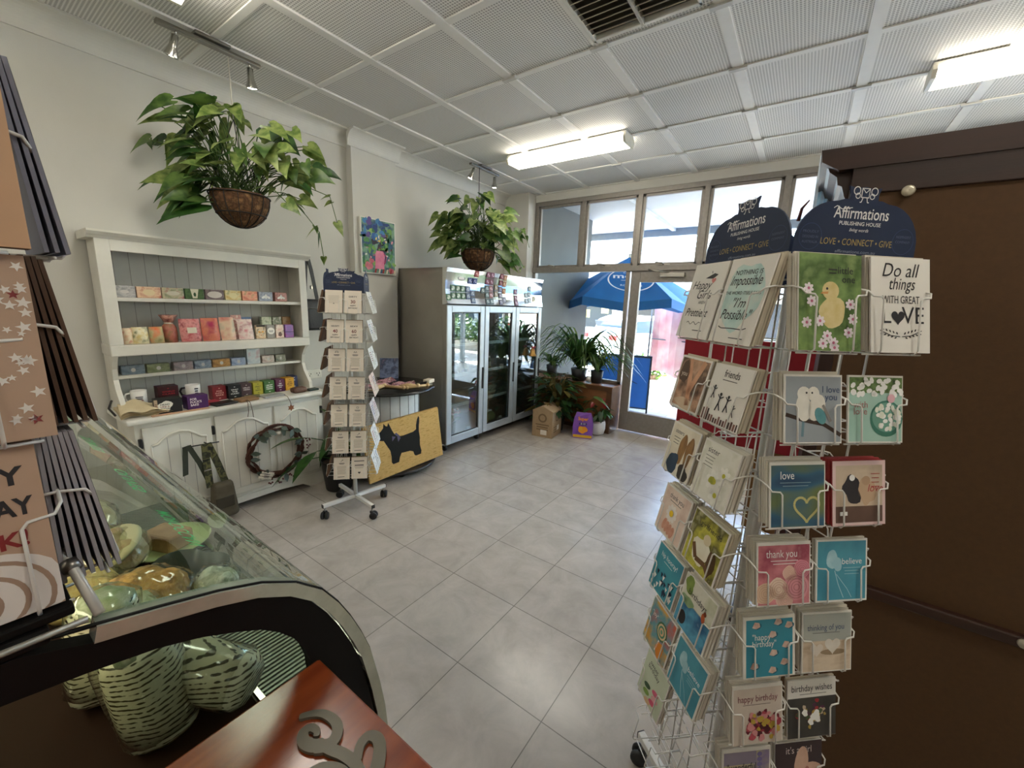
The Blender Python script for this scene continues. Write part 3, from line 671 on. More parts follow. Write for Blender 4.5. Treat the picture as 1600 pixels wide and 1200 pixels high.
b = MB(); pu = M('6B3FA0', .4, c2='8A55B5', scale=9); og = M('F09A1E', .5); ye = M('E2B32A', .5)
P = [(-.115, .0), (-.12, .15), (-.11, .24), (-.085, .31), (.085, .31), (.11, .24), (.12, .15), (.115, 0)]
for (a0, z0), (a1, z1) in ():
    pass
vs = []; 
for (a, z) in P: 
    th = .05*(1-(z/.31)**3)+.004; vs += [(a, -th, z), (a, th, z)]
n = len(P); fs = [tuple(range(0, 2*n, 2)), tuple(range(2*n-1, 0, -2))]+[(2*i, 2*i+1, (2*i+3) % (2*n), (2*i+2) % (2*n)) for i in range(n)]
b.add(vs, [f[::-1] for f in fs], pu)
o = b.build('body', t)
p = MB(); p.dy = -.056; p.txt('Super', 0, .225, .06, og, 1, bold=.03, w=.12); p.rect(-.045, .045, .17, .195, M('2E2A66', .5), 1); p.txt('8-10', 0, .173, .03, M('F2F0F5', .5), 2); p.blob(0, .11, .05, og, 1, seed=4); p.blob(-.02, .12, .02, ye, 2, seed=5); p.rect(-.11, .11, .012, .045, ye, 1); p.build('print', t)

# ================================================================== white hutch
HX = -3.18
hut = root('hutch', 'white painted hutch with open shelves on a three door cupboard base', 'hutch', (0, 0, 0))
w2 = M('E0DDD2', .5, var=.04, scale=10, name='hutch_paint'); grv = M('9C9A92', .7); backp = M('C3C2BA', .6, var=.03)
Y0, Y1 = .585, 1.80; F = -3.36
b = MB(); b.box(-3.585, HX, Y0+.02, Y1-.02, .08, .765, w2)
b.prism([(Y0+.02, 0), (Y0+.16, 0), (Y0+.22, .04), (Y0+.4, .055), (Y1-.4, .055), (Y1-.22, .04), (Y1-.16, 0), (Y1-.02, 0), (Y1-.02, .1), (Y0+.02, .1)], HX-.02, HX+.006, w2, 'x'); b.box(-3.58, HX-.02, Y0+.02, Y0+.04, 0, .08, w2).box(-3.58, HX-.02, Y1-.04, Y1-.02, 0, .08, w2)
b.build('cupboard', hut)
MB().box(-3.585, HX+.045, Y0-.02, Y1+.02, .765, .797, w2, .012, 3).build('countertop', hut)
for i, (a, c) in enumerate(((Y0+.05, Y0+.405), (Y0+.425, Y0+.795), (Y0+.81, Y1-.05))):
    d = MB(); x = HX; d.box(x, x+.018, a, c, .13, .735, w2, .005)
    n_ = 4
    for k in range(1, n_): yy = a+.05+(c-a-.1)*k/n_; d.box(x+.0175, x+.0184, yy-.0015, yy+.0015, .18, .66, grv)
    wd_ = c-a; pts = [(a+.035, .615), (a+wd_*.18, .62), (a+wd_*.26, .645), (a+wd_*.36, .672), (a+wd_*.5, .682), (a+wd_*.64, .672), (a+wd_*.74, .645), (a+wd_*.82, .62), (c-.035, .615)]
    o = d.build('door', hut)
    m = MB(); m.tube([(x+.02, yy, z) for yy, z in pts], .008, w2, 6); m.tube([(x+.019, a+.035, .615), (x+.019, a+.035, .18), (x+.019, c-.035, .18), (x+.019, c-.035, .615)], .005, w2, 5); m.build('arched_moulding', o)
    h = MB(); hy = a-.012 if i < 2 else c+.012
    for z in (.64, .22): h.box(x, x+.024, hy-.009, hy+.009, z-.03, z+.03, m_black, .004)
    h.build('hinge', o)
    k = MB(); ky = c-.04 if i < 2 else a+.04; k.T = Matrix.Translation((x+.018, ky, .53)) @ Matrix.Rotation(pi/2, 4, 'Y'); k.lathe([(.006, 0), (.006, .012), (.017, .018), (.017, .026), (.0, .032)], M('F2EFE6', .4), 14); k.build('knob', o)
# upper case
b = MB()
prof = lambda: [(F, 1.155), (F, 1.845), (-3.585, 1.845), (-3.585, .797), (F+.03, .797), (F+.025, .85), (F-.01, .89), (F-.05, .94), (F-.075, 1.0), (F-.065, 1.07), (F-.03, 1.12)]
for yy in (Y0+.008, Y1-.033): MB().prism(prof(), yy, yy+.025, w2, 'y').build('side_panel', hut)
bk = MB(); bk.box(-3.59, -3.575, Y0+.035, Y1-.03, .797, 1.845, backp)
for k in range(1, 15): yy = Y0+.035+(Y1-Y0-.065)*k/15; bk.box(-3.5755, -3.5743, yy-.0018, yy+.0018, .797, 1.845, grv)
bk.build('back_panel', hut)
b = MB(); b.box(F+.0005, F+.012, Y0, Y0+.065, 1.2225, 1.8395, w2, .003).box(F+.0005, F+.012, Y1-.055, Y1, 1.2225, 1.8395, w2, .003).box(F+.0005, F+.0118, Y0+.064, Y1-.054, 1.775, 1.8395, w2, .003); b.build('face_frame', hut)
b = MB(); b.prism([(-3.585, 1.84), (F+.012, 1.84), (F+.02, 1.85), (F+.035, 1.858), (F+.05, 1.873), (F+.05, 1.885), (-3.585, 1.885)], Y0-.03, Y1+.03, w2, 'y'); b.build('crown', hut)
MB().box(-3.575, F-.01, Y0+.035, Y1-.03, 1.485, 1.508, w2, .004).build('shelf', hut)
MB().box(-3.575, F+.014, Y0, Y1, 1.155, 1.222, w2, .006).build('shelf', hut)
MB().box(-3.575, -3.45, Y0+.035, Y1-.03, 1.0, 1.022, w2, .004).build('shelf', hut)

# goods on the hutch -------------------------------------------------
FL = {}
def flo(*cs, scale=28): return M(cs[0], .35, c2=tuple(cs[1:]), scale=scale, detail=3)
wht = M('EFEBE2', .5)
def soap(y0, y1, z, h, mat, lab, x=-3.40, d=.05, grp='wrapped soaps on the top shelf of the hutch', cat='soap', rz=0, art=None, name='soap_box'):
    c = (y0+y1)/2; w = y1-y0; b = MB(); b.box(-w/2, w/2, 0, d, 0, h, mat, .004)
    b.dy = 0
    if art: art(b, w, h)
    return b.build(name, None, (x, c, z+.0005), rz=pi/2+rz, label=lab, cat=cat, group=grp)
def px2y(a, x=-3.40, z=1.54): return a
def lab_art(col='EFE8DA', rx=.25, rzz=.28):
    def f(b, w, h): b.disc(0, h*.5, w*rx, M(col, .5), 1, h*rzz, 16)
    return f
def bee(b, w, h):
    m = M('F4F2EC', .5); b.disc(0, h*.5, w*.08, m, 1, h*.26); b.disc(-w*.16, h*.42, w*.17, m, 1, h*.12, 12, .5); b.disc(w*.16, h*.42, w*.17, m, 1, h*.12, 12, -.5)
tops = [(.645, .748, ('8E9296', 'C9C7C4', '6E7076'), 'grey marbled wrapped soap at the window-away end of the top hutch shelf', lab_art('D8D4CF', .2, .15)),
    (.752, .872, ('C98F7A', 'E8C9A6', 'B8604E'), 'peach and cream wrapped soap between the marbled soap and the rose soap', lab_art('E6D2A8')),
    (.876, .992, ('7E8A66', 'C9C0A0', 'A4505A'), 'sage and rose floral wrapped soap on the top hutch shelf', lab_art('D8D2BE', .3, .2)),
    (.998, 1.105, ('3D5C3A', '5E7A4E', '2E4A30'), 'green wrapped soap with a cream panel and leaf on the top hutch shelf', lambda b, w, h: (b.flat([(-w*.22, h*.98), (w*.22, h*.98), (w*.12, h*.1), (-w*.12, h*.1)], M('E6E2C8', .5), 1), b.disc(0, h*.45, w*.07, M('3D5C3A', .5), 2, h*.2))),
    (1.112, 1.225, ('5A4A4C', '8C7C7A', '3C3436'), 'brown floral wrapped soap with a pale scroll label on the top hutch shelf', lab_art('D9D0C4', .4, .33)),
    (1.232, 1.335, ('C9A246', 'E8D9A4', '7E8A4E'), 'yellow tropical patterned wrapped soap on the top hutch shelf', lab_art('EADFAE')),
    (1.342, 1.447, ('C25A44', 'E8A88A', '8A8A4A'), 'coral poppy patterned wrapped soap on the top hutch shelf', None),
    (1.455, 1.556, ('6A7488', 'A8AEB8', '4C5468'), 'blue grey wrapped soap with a white bee emblem', bee),
    (1.572, 1.665, ('8A4A44', 'B07A6E', '6E3A36'), 'dusty red wrapped soap with a white bee emblem', bee)]
for y0, y1, cs, lab, art in tops: soap(y0, y1, 1.508, .07, flo(*cs), lab, art=art)
def pouch(y0, y1, z, h, mat, lab, x=-3.39, art=None, grp='packets and sachets on the middle shelf of the hutch', lean=.18, th=.03, nm='scented_sachet', cat='packet'):
    w = y1-y0; n = 6; vs = []; fs = []; b = MB()
    for j in range(n+1):
        for i in range(n+1):
            u = i/n*2-1; v = j/n*2-1; bul = th*max(0, (1-u*u))**.5*max(0, (1-v*v))**.5; vs.append((u*w/2*(1-.04*v*v), -bul, (v+1)/2*h))
    N1 = len(vs)
    for j in range(n+1):
        for i in range(n+1):
            u = i/n*2-1; v = j/n*2-1; bul = .6*th*max(0, (1-u*u))**.5*max(0, (1-v*v))**.5; vs.append((u*w/2*(1-.04*v*v), bul+.002, (v+1)/2*h))
    for j in range(n):
        for i in range(n):
            a = j*(n+1)+i; fs.append((a, a+1, a+n+2, a+n+1)); fs.append((N1+a, N1+a+n+1, N1+a+n+2, N1+a+1))
    b.add(vs, fs, mat, True); b.dy = -th-.001
    if art: art(b, w, h)
    return b.build(nm, None, (x, (y0+y1)/2, z+.002), rot=(-lean, 0, pi/2), label=lab, cat=cat, group=grp)
MS = 1.222
pouch(.655, .705, MS, .10, flo('E2B48A', 'EFE0C0', 'D06A50'), 'cream and salmon sachet half hidden at the end of the middle hutch shelf')
pouch(.702, .782, MS, .105, flo('D8C060', 'EFE7C6', '6E7E4A'), 'yellow and cream sachet on the middle hutch shelf')
pouch(.785, .858, MS, .105, flo('E06A3A', 'C2B98A', '5C6A34', scale=14), 'orange and green sachet on the middle hutch shelf')
t = root('wrapped_gift_bag', 'tall red floral gift bag with a gathered top on the middle hutch shelf', 'gift bag', (-3.44, .90, MS))
MB().lathe([(0, 0), (.042, 0), (.044, .05), (.04, .10), (.022, .125)], flo('8A3A34', 'B5705A', '4E6A3A', scale=18), 16).build('body', t)
MB().lathe([(.022, .125), (.03, .15), (.045, .18), (.02, .175), (0, .16)], flo('7A2E30', 'D09A86', '5A2A2A', scale=30), 16, wob=lambda a, z: .25*sin(a*5)*(z > .14)).build('ruffle', t)
MB().lathe([(.025, .12), (.026, .13)], M('D9CDB8', .6), 12).build('tie', t)
pouch(.945, 1.065, MS, .155, flo('C24A54', 'E09A94', '9A343E'), 'red floral packet with a cream label on the middle hutch shelf', art=lambda b, w, h: b.rect(-w*.22, w*.22, h*.35, h*.6, M('EADFC8', .5), 1))
pouch(1.068, 1.175, MS, .16, flo('B8305A', 'E08A6A', 'D0466E', scale=12), 'magenta and orange packet on the middle hutch shelf')
pouch(1.18, 1.275, MS, .165, flo('C9605A', 'E6C9A8', '8FB5A0', scale=9), 'mint and rose packet on the middle hutch shelf', th=.012)
pouch(1.272, 1.345, MS, .18, flo('E6D6C4', 'C98A80', 'EFE6D8', scale=40), 'cream sprigged packet behind the pink one on the middle hutch shelf', x=-3.43, th=.01)
pouch(1.292, 1.395, MS, .15, flo('D98A8E', 'EBD9CC', 'B5606A', scale=22), 'pale pink blossom packet on the middle hutch shelf', th=.012)
g2 = 'small boxes at the window end of the middle hutch shelf'
soap(1.34, 1.43, MS, .16, flo('33507E', '7E9AC0', '24345A', scale=12), 'dark blue packet tucked at the back of the middle hutch shelf', -3.50, .03, g2, 'packet', name='scented_packet')
soap(1.415, 1.485, MS, .105, flo('B5895A', 'E6D2B0', '4A3A2C', scale=30), 'striped cat faced box on the middle hutch shelf', -3.40, .03, g2, 'box', art=lambda b, w, h: (b.rect(-w*.45, w*.45, h*.86, h, M('2E2620', .5), 1), b.disc(-w*.18, h*.5, w*.09, M('E8A63C', .4), 1), b.disc(w*.18, h*.5, w*.09, M('E8A63C', .4), 1), b.flat([(-w*.08, h*.3), (w*.08, h*.3), (0, h*.2)], M('C2705A', .4), 1)), name='gift_box')
soap(1.492, 1.555, MS, .105, M('B5B0A6', .4, c2='6E6A64', scale=50, stretch=(1, .02, .02)), 'grey striped box with a round white label on the middle hutch shelf', -3.40, .03, g2, 'box', art=lambda b, w, h: (b.disc(0, h*.55, w*.42, wht, 1, w*.42, 20), b.bars(-w*.28, w*.28, h*.58, 2, .008, .004, M('7A756C', .5), 2)), name='gift_box')
soap(1.56, 1.622, MS, .105, flo('E0B5A8', 'EFDDCC', '8A6A60', scale=22), 'pale pink rabbit print box on the middle hutch shelf', -3.40, .03, g2, 'box', art=lambda b, w, h: b.blob(0, h*.28, w*.2, M('7A5E54', .5), 1, h*.2, 3), name='gift_box')
soap(1.632, 1.70, MS, .105, M('C25AA0', .4, c2=('8A6AB0', 'D98AC0'), scale=12), 'magenta and violet box at the window end of the middle hutch shelf', -3.40, .03, g2, 'box', art=lambda b, w, h: b.rect(-w*.5, w*.5, h*.42, h*.47, M('4E3A66', .5), 1), name='gift_box')
for y0, y1, cs, lab in ((1.49, 1.565, ('8FA07A', 'C9CDB0', '6A7A56'), 'sage green box standing in the back row of the middle hutch shelf'), (1.572, 1.642, ('E0DCCF', '6E7A5E', 'C9C4B0'), 'cream box with dark leaves in the back row of the middle hutch shelf'), (1.648, 1.715, ('8A6A44', 'A8845A', '7A5A38'), 'brown box in the back row of the middle hutch shelf')):
    soap(y0, y1, MS, .165, flo(*cs), lab, -3.47, .04, g2, 'box', name='gift_box')
g3 = 'narrow soap boxes on the low shelf of the hutch'
for y0, y1, cs, lab in ((.64, .755, ('5C6E7E', '8A98A2', '3E4E5E'), 'slate blue soap box at the dim end of the low hutch shelf'), (.765, .885, ('6E7A56', '98A07A', '4E5A3C'), 'olive green soap box on the low hutch shelf'), (.905, 1.015, ('7A7A78', 'B8A8A8', '56585A'), 'grey and lilac soap box on the low hutch shelf'), (1.022, 1.125, ('3E4E66', 'A8B5C0', '2E3A50'), 'navy soap box with white figures on the low hutch shelf'), (1.132, 1.245, ('8A5E36', 'D0A060', '6A4628'), 'orange brown soap box on the low hutch shelf'), (1.252, 1.35, ('6A84B0', 'B8C4D8', '4A6490'), 'periwinkle blue soap box on the low hutch shelf'), (1.468, 1.56, ('A07A70', 'E0D2C4', '5E5A40'), 'red and cream floral soap box on the low hutch shelf'), (1.57, 1.65, ('3E4A3A', 'A8A890', '2C362A'), 'dark green soap box at the window end of the low hutch shelf')):
    soap(y0, y1, 1.022, .058, flo(*cs, scale=22), lab, -3.46, .05, g3, art=lab_art('D8D4CC', .1, .22))
soap(1.36, 1.455, 1.022, .12, flo('A8B8C0', 'D9DEDC', 'C26A70', scale=12), 'tall pale blue packet with pink flowers on the low hutch shelf', -3.46, .03, g3, 'packet', name='scented_packet')
CT = .797
MB().box(-3.49, -3.375, .655, 1.045, CT+.0005, CT+.03, m_black, .004).build('display_tray', None, label='low black riser under the white mugs on the hutch countertop', cat='riser')
def mug(y, x, label, hm, txt, rz, sc=1):
    t = root('mug', label, 'mug', (x, y, CT+.0305), rz); m = M('E9E7E0', .25)
    MB().lathe([(0, .002), (.036*sc, .0), (.040*sc, .006), (.041*sc, .095), (.038*sc, .095), (.037*sc, .01), (0, .008)], m, 24).build('body', t)
    h = MB(); h.tube([(-.038*sc, 0, .078), (-.058*sc, 0, .076), (-.068*sc, 0, .055), (-.06*sc, 0, .03), (-.038*sc, 0, .02)], .0065, hm, 8); h.build('handle', t)
    p = MB(); p.dy = -.0415*sc; txt(p); p.build('print', t)
dkt = M('3A3A3C', .6); rdt = M('8A2A2C', .6)
mug(.70, -3.43, 'white mug with red text lines in front of the low shelf', M('E9E7E0', .25), lambda p: (p.bars(-.018, .02, .06, 2, .012, .005, dkt, 1), p.bars(-.018, .02, .036, 2, .01, .005, rdt, 1)), pi/2-.2)
mug(.985, -3.42, 'white mug with a black handle and black lettering', m_black, lambda p: p.bars(0, .022, .075, 4, .016, .009, dkt, 1), pi/2-.1, 1.05)
g4 = 'boxed mugs along the back of the hutch countertop'
def cube(y0, y1, x, h, col, lines, tc, lab, d=.08, rz=0, z=CT, nm='mug_box', grp=g4, side=None):
    w = y1-y0; b = MB(); m = M(col, .45, var=.05); b.box(-w/2, w/2, 0, d, 0, h, m, .002); b.dy = 0
    tm = M(tc, .6); n = len(lines)
    for i, s in enumerate(lines):
        if s: b.txt(s, 0, h*.62-i*h*.15, h*.125, tm, 1, bold=.025, w=min(w*.62, w*.14*len(s)))
    b.rect(-.004, .004, h*.84, h*.88, tm, 1); b.rect(-.006, .006, h*.12, h*.16, tm, 1)
    return b.build(nm, None, (x, (y0+y1)/2, z+.0005), rz=pi/2+rz, label=lab, cat='box', group=grp)
cube(.79, .90, -3.40, .105, '3A1418', ['WORLD', 'CLASS'], 'B02A34', 'dark maroon boxed mug between the two white mugs', z=CT+.0302)
cube(1.08, 1.165, -3.36, .10, '7A1F26', ['FOR', "FUCK'S", 'SAKE'], 'E6B8A8', 'red boxed mug first in the row along the countertop')
cube(1.17, 1.255, -3.34, .10, '17181A', ['WHAT', 'THE', 'FUCK?'], 'F0F0EC', 'black boxed mug beside the red boxed mug')
cube(1.262, 1.335, -3.36, .098, '4E3A3C', ['HELLO', 'WEEKEND'], 'EFE6E0', 'brown grey boxed mug beside the black boxed mug')
cube(1.345, 1.415, -3.36, .095, 'A8A02E', ['DIRECT', 'TO', 'BED.'], '3A3A1E', 'lime boxed mug in the countertop row')
cube(1.42, 1.495, -3.35, .098, '3F6A34', ['I AM NOT', 'MORNING', 'PERSON'], 'F0F0EC', 'green boxed mug beside the lime boxed mug')
cube(1.505, 1.575, -3.35, .10, '56183E', ['OH', 'HELL', 'NO'], 'F0F0EC', 'plum boxed mug beside the green boxed mug')
cube(1.585, 1.655, -3.36, .10, 'D09A22', ['ONE', 'MORE', 'CUP'], '3A2E12', 'mustard boxed mug beside the plum boxed mug')
cube(1.66, 1.715, -3.42, .10, '22305E', ['OK'], 'E0E4F0', 'navy boxed mug at the window end of the countertop row')
# front row of the countertop
def rb(name, lab, cat, x, y, rz, dims, mat, bev=.006, grp=None, z=CT, fn=None):
    b = MB(); dx, dy, dz = dims; b.box(-dx/2, dx/2, -dy/2, dy/2, 0, dz, mat, bev); b.dy = -dy/2
    if fn: fn(b, dx, dy, dz)
    kw = dict(label=lab, cat=cat)
    if grp: kw['group'] = grp
    return b.build(name, None, (x, y, z+.0005), rz=pi/2+rz, **kw)
b = MB(); n = 12
for (ox, lift, w) in ((0, 0, .22), (.02, .03, .17)):
    vs = []; fs = []
    for i in range(n+1):
        for j in range(7):
            u = i/n; v = j/6; vs.append((-.13+w*u*1.1+ox*v, -.09+.17*v-.03*u, .012+lift*.5+.045*v*(1-.5*u)+.010*sin(u*9+v*4)+.014*sin(u*3.1)))
    for i in range(n):
        for j in range(6): fs.append((i*7+j, i*7+7+j, i*7+8+j, i*7+j+1))
    b.add(vs, fs, M('D9C9A4', .9, bump=.3, bscale=200), True)
    b.add([(x, y, z-.012) for x, y, z in vs], [f[::-1] for f in fs], M('CDBB94', .9), True)
b.tube([(-.13, .08, .09), (-.16, .0, .06), (-.15, -.08, .03)], .006, M('2A2620', .8), 5)
b.build('canvas_tote', None, (-3.29, .69, CT), rz=pi/2, label='folded cream canvas bag with a black cord on the hutch countertop', cat='bag')
def sieve(b, dx, dy, dz):
    b.blob(-dx*.12, dz*.5, .036, wht, 1, .034, 2); tm = M('2A1E1E', .6)
    for i, s in enumerate(('HEAD', 'LIKE A', 'SIEVE')): b.txt(s, -dx*.12, dz*.5+.008-i*.014, .013, [tm, M('8A2A2C', .6), tm][i], 2, bold=.02, w=.045)
    b.rect(-dx/2, -dx*.38, 0, dz, M('BFA68A', .6), 1); b.bars(-dx*.48, -dx*.41, dz*.7, 2, .01, .004, tm, 2)
rb('mug_box', 'black boxed mug with a white speech cloud at the front of the countertop', 'box', -3.235, .79, -.12, (.135, .08, .092), M('1F2022', .45), .003, 'boxed mugs at the front of the countertop', fn=sieve)
def fork(b, dx, dy, dz):
    m = M('EDE3E6', .6)
    for i, s in enumerate(('FOR', "FUCK'S", 'SAKE')): b.txt(s, -dx*.36, dz*.68-i*.019, .02, m, 1, 'l', bold=.03)
rb('mug_box', 'purple boxed mug with white lettering at the front of the countertop', 'box', -3.24, .94, .05, (.118, .08, .088), M('4A1D5E', .45), .003, 'boxed mugs at the front of the countertop', fn=fork)
rb('wooden_tray', 'thin pale timber board under the boxed mugs at the front of the countertop', 'tray', -3.165, .84, 0, (.30, .03, .006), M('C9A080', .6), .002)
rb('notebook', 'small red notebook lying flat beside the purple boxed mug', 'notebook', -3.29, 1.045, .1, (.10, .12, .014), M('A8343E', .5), .003)
rb('wallet', 'black leather wallet lying flat on the front of the countertop', 'wallet', -3.215, 1.09, .15, (.145, .10, .016), M('1E1B19', .45, bump=.2), .007)
rb('notebook', 'tan leather notebook lying flat with its cord hanging over the edge', 'notebook', -3.225, 1.24, .12, (.13, .10, .02), M('8A6A48', .6, bump=.2), .006)
b = MB(); b.tube([(HX+.01, 1.215, .812), (HX+.05, 1.21, .80), (HX+.056, 1.208, .74), (HX+.056, 1.2, .70)], .002, M('5A4632', .8), 4); b.tube([(HX+.01, 1.225, .812), (HX+.052, 1.225, .80), (HX+.058, 1.232, .74), (HX+.06, 1.235, .69)], .002, M('5A4632', .8), 4)
b.build('brown_lace', None, label='thin brown cord hanging over the countertop edge below the tan notebook', cat='lace')
rb('notebook', 'silver grey notebook lying flat in front of the green boxed mug', 'notebook', -3.225, 1.42, .02, (.15, .09, .014), M('A8A8A6', .4), .003)
rb('notebook', 'olive grey notebook lying flat in front of the lime boxed mug', 'notebook', -3.30, 1.31, -.3, (.10, .07, .012), M('6E6A50', .5), .003)
rb('leather_pouch', 'brown leather pouch lying at the window end of the countertop', 'pouch', -3.225, 1.62, .05, (.115, .075, .045), M('5E4234', .55, bump=.3), .02)
rb('coin_purse', 'dark green purse with a clasp at the countertop corner', 'purse', -3.23, 1.735, .05, (.085, .06, .016), M('26352A', .5), .006)
b = MB(); b.tube([(HX+.02, 1.475, .813), (HX+.05, 1.485, .80), (HX+.055, 1.50, .76), (HX+.055, 1.505, .735)], .002, M('6A4A30', .8), 4)
b.build('cord', None, label='thin cord holding the star key fob over the countertop edge', cat='cord')
s = [(.026*(1 if i % 2 == 0 else .55)*sin(2*pi*i/12)+1.505, .71+.026*(1 if i % 2 == 0 else .55)*cos(2*pi*i/12)) for i in range(12)]
MB().prism(s, HX+.05, HX+.055, M('8A5230', .6), 'x').build('star_fob', None, label='brown leather star fob hanging in front of the cupboard door with the wreath', cat='key fob')
# wreath on the cupboard
t = root('wreath', 'twig wreath with berries and a small sign hanging on the hutch cupboard', 'wreath', (HX+.05, 1.375, .395)); q = random.Random(5)
tw = MB()
for k in range(9):
    ph = q.uniform(0, 6.3); tw.tube([((.016*cos(3*a+ph)), (.185+.02*sin(3*a+ph)+.006*q.uniform(-1, 1))*cos(a), (.185+.02*sin(3*a+ph))*sin(a)) for a in [2*pi*i/48 for i in range(48)]], .007, M('4E2E22', .9, bump=.5), 5, True)
tw.build('twig_ring', t)
lf = MB(); be = MB()
for a in (.3, .9, 1.25, 2.0, 2.3, 3.1, 4.2, 5.0, 5.5, 6.0):
    for k in range(3):
        a2 = a+q.uniform(-.12, .12); leaf(lf, (.02, .19*cos(a2), .19*sin(a2)), (q.uniform(.1, .5), cos(a2)*q.uniform(-1, 1), sin(a2)*q.uniform(-1, 1)), (1, 0, .2), .07, .036, M('3E4A3C', .6) if k else M('5C6A64', .7), .1, 'lance')
for a in (-.05, 4.4, 4.7, 5.1, .15):
    for k in range(4): be.sph((.03+q.uniform(0, .01), .225*cos(a)+q.uniform(-.02, .02), .225*sin(a)+q.uniform(-.02, .02)), .007, M('5E1A1E', .35), nu=7, nv=5)
lf.build('foliage', t); be.build('berry', t)
f = MB()
for yy, zz in ((-.05, .13), (.02, .14)): f.sph((.02, yy, zz), .018, M('EDE9E0', .7), (1, 1, .8))
f.build('cotton_ball', t)
s = MB(); s.T = Matrix.Translation((.035, -.1, -.155)) @ Matrix.Rotation(radians(-24), 4, 'X') @ Matrix.Rotation(pi/2, 4, 'Z')
for k in range(3): s.box(-.05+.006*k, .045+.004*k, -.004, .004, -.026+k*.019, -.012+k*.019, M('E6DFD0', .7), .001)
s.dy = -.005; s.bars(-.02, .025, .01, 3, .012, .004, dkt, 1); s.build('sign', t)
# camouflage sling on a wire hook
t = root('wire_hook', 'dark wire display hook fixed at the cupboard knob', 'hook', (HX+.02, 0, .58))
MB().tube([(.02, .965, -.03), (.03, .93, .0), (.07, .93, .0)], .004, m_black, 6).build('stem', t)
MB().tube([(.07, .80, .005), (.07, 1.0, -.005)], .004, m_black, 6).build('arm', t)
m_ol = M('33372A', .8, bump=.2, bscale=250); m_camo = M('4A4A30', .85, c2=('23241C', '6B6840', '1C1D18'), scale=26, detail=1)
def ribbon(mb, pts, w, mat, wd=(0, 1, 0), th=.003):
    wd = Vector(wd); vs = []
    for p in pts:
        p = Vector(p); vs += [p-wd*w/2-Vector((th, 0, 0)), p+wd*w/2-Vector((th, 0, 0)), p+wd*w/2+Vector((th, 0, 0)), p-wd*w/2+Vector((th, 0, 0))]
    fs = []
    for i in range(len(pts)-1):
        for k in range(4): l = (k+1) % 4; fs.append((4*i+k, 4*i+l, 4*i+4+l, 4*i+4+k))
    fs += [(3, 2, 1, 0), tuple(4*(len(pts)-1)+k for k in range(4))]; mb.add(vs, fs, mat)
t = root('sling_bag', 'olive and camouflage strapped sling bag hanging from the wire hook', 'bag', (HX+.09, 0, 0))
b = MB(); ribbon(b, [(.0, .80, .40), (.0, .815, .59), (.004, .83, .592), (.004, .88, .46), (.0, .925, .30)], .03, m_ol, (0, .95, .2)); b.build('webbing_strap', t)
b = MB(); ribbon(b, [(.012, .92, .28), (.012, .915, .45), (.014, .915, .585), (.016, .93, .587), (.016, .975, .43), (.014, 1.01, .28)], .042, m_camo, (0, .98, .1)); b.build('padded_strap', t)
b = MB(); b.box(-.004, .02, .895, .94, .40, .41, m_chr, .002); b.build('buckle', t)
b = MB(); b.add(*[(lambda v, f: ([Vector((p.x*1.0+.02, p.y*(1-.25*(p.z > 0))+.985, p.z+.17)) for p in v], f))(*bevbox(.07, .17, .26, .03, 3))][0], M('4E4636', .8, c2='5C5646'), True); b.build('body', t)
b = MB(); b.box(.045, .058, .93, 1.04, .12, .2, M('3E382C', .8), .006); b.build('pocket', t)
# crossbody bag beside the hutch
t = root('crossbody_bag', 'small black crossbody bag hanging at the side of the hutch', 'bag', (-3.52, 1.905, 0))
b = MB(); ribbon(b, [(.0, -.035, 1.52), (0, -.005, 1.86), (.01, .01, 1.87), (.012, .03, 1.78), (.012, .075, 1.50)], .03, m_black, (0, .98, .15)); b.build('strap', t)
v, f = bevbox(.06, .19, .27, .025, 3); b = MB(); b.add([p+Vector((.0, .02, 1.40)) for p in v], f, M('1E1F22', .5, bump=.15), True); b.build('body', t)
b = MB(); b.tube([(.032, -.05, 1.46), (.032, .09, 1.45)], .003, m_nick, 5); b.tube([(.031, -.02, 1.44), (.031, -.02, 1.30)], .002, m_nick, 4); b.build('zip', t)
b = MB(); b.box(-.008, .012, .02, .06, 1.62, 1.65, m_nick, .003); b.build('slider', t)
# power outlet and painting
t = root('power_outlet', 'white double power outlet on the wall beside the hutch', 'power outlet', (XL+.001, 1.95, .86))
MB().box(0, .012, -.075, .075, -.04, .04, M('E8E5DA', .4), .004).build('plate', t)
for k in (-.04, .04):
    s = MB()
    for (a, c) in ((-.012, .006), (.012, .006), (0, -.012)): s.box(.0118, .0125, k+a-.003, k+a+.003, c-.006, c+.006, m_black)
    s.build('socket', t)
for k in (-.055, .055): MB().box(.012, .017, k-.006, k+.006, .012, .03, M('F2EFE6', .4), .002).build('switch', t)
t = root('canvas_painting', 'flower painting with a pink jug hanging on the wall pier', 'painting', (-3.518, 2.62, 1.80))
b = MB(); b.box(0, .03, -.2, .2, 0, .51, M('EDEBE4', .7), .003); b.build('stretched_canvas', t)
a = MB(); a.T = Matrix.Translation((.0305, 0, 0)) @ Matrix.Rotation(pi/2, 4, 'Z'); q = random.Random(12)
a.rect(-.19, .19, .008, .502, M('3E6A8A', .6, c2=('2E4F6E', '7FA88A', '28406A'), scale=9), 1)
